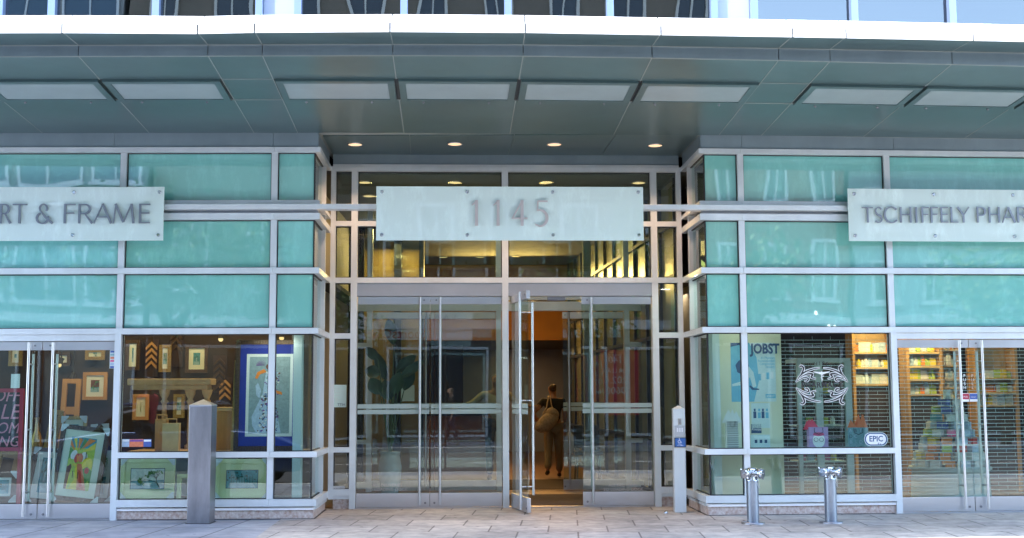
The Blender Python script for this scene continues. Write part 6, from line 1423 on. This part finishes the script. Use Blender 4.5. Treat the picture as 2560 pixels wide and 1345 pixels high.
RB = Matrix.Rotation(math.radians(-18), 4, 'Y'); b.v = [M @ (Vector((-.15, -.24, .97)) + RB @ v) for v in b.v]; b.build('bag_body', 'leather_brown', tb_)
b = MB(); b.tube([M @ Vector(p) for p in ((-.22, -.25, 1.10), (-.14, -.19, 1.24), (-.10, -.12, 1.41), (-.09, .02, 1.43), (-.10, .10, 1.36))], [.012] * 5, 8); b.tube([M @ Vector(p) for p in ((-.02, -.25, 1.12), (-.05, -.18, 1.26), (-.07, -.12, 1.41), (-.06, .02, 1.43))], [.010] * 4, 8); b.build('strap', 'leather_brown', tb_)
p = on_z(1436, 1120, .02); u, z = at(CF, 1438, 1100, -6.3)
wb = M @ Vector((.30, .10, .72)); tw = thing('carrier_bag', wb - Vector((0, 0, .34)), 'white plastic carrier bag held low beside the walking woman', 'bag'); b = MB()
b.add([wb + Vector(q) for q in ((0, 0, .10), (.0, .02, .10), (-.10, -.03, -.05), (.12, -.05, -.08), (.10, .06, -.06), (-.08, .07, -.04), (-.13, -.05, -.25), (.17, -.06, -.26), (.15, .08, -.25), (-.11, .09, -.24), (-.06, -.02, -.31), (.10, -.01, -.31), (.09, .05, -.31), (-.05, .05, -.31))],
      [(0, 2, 3), (0, 3, 1), (1, 3, 4), (1, 4, 5), (0, 5, 2), (0, 1, 5), (2, 6, 7, 3), (3, 7, 8, 4), (4, 8, 9, 5), (5, 9, 6, 2), (6, 10, 11, 7), (7, 11, 12, 8), (8, 12, 13, 9), (9, 13, 10, 6), (10, 13, 12, 11)], 0, True); b.build('bag', 'plastic_white', tw)
JS = dict(shL=(-.19, 0, 1.34), elL=(-.36, .05, 1.16), wrL=(-.56, .10, 1.14), shR=(.19, 0, 1.34), elR=(.24, .02, 1.06), wrR=(.22, .12, .84), hpL=(-.09, 0, .88), knL=(-.10, .02, .48), anL=(-.10, 0, .08), toL=(-.11, .12, .04), hpR=(.09, 0, .88), knR=(.10, .02, .48), anR=(.10, 0, .08), toR=(.12, .12, .04))
gy = on_z(1245, 1200, .02); person((gy.x - .03, gy.y, .02), math.radians(180), 1.76, 'man in a cream shirt reaching sideways inside, left of the middle mullion', {**JS, 'shR': JS['shL'][:0] + (.19, 0, 1.34), 'elR': (.36, .05, 1.20), 'wrR': (.58, .10, 1.12)}, 'shirt_cream', 'trousers_navy', 'skin_warm', 'hair_brown', 1.8)
JN = dict(shL=(-.18, 0, 1.34), elL=(-.23, -.03, 1.06), wrL=(-.22, .06, .84), shR=(.18, 0, 1.34), elR=(.23, -.02, 1.06), wrR=(.22, .05, .84), hpL=(-.085, 0, .88), knL=(-.09, .08, .49), anL=(-.10, .16, .10), toL=(-.10, .28, .05), hpR=(.085, 0, .88), knR=(.09, -.02, .47), anR=(.10, -.18, .12), toR=(.10, -.10, .05))
person((-5.55, 9.5, 0), math.radians(-75), 1.74, 'passer-by in a red shirt mirrored in the frame shop window', JN, 'shirt_red', 'trousers_navy', 'skin_dark', 'hair_brown', .5)
person((-.1, -3.9, 0), math.radians(80), 1.70, 'pedestrian on the far pavement mirrored in the left entrance doors', JN, 'shirt_black', 'trousers_navy', 'skin_warm', 'hair_brown', .6)
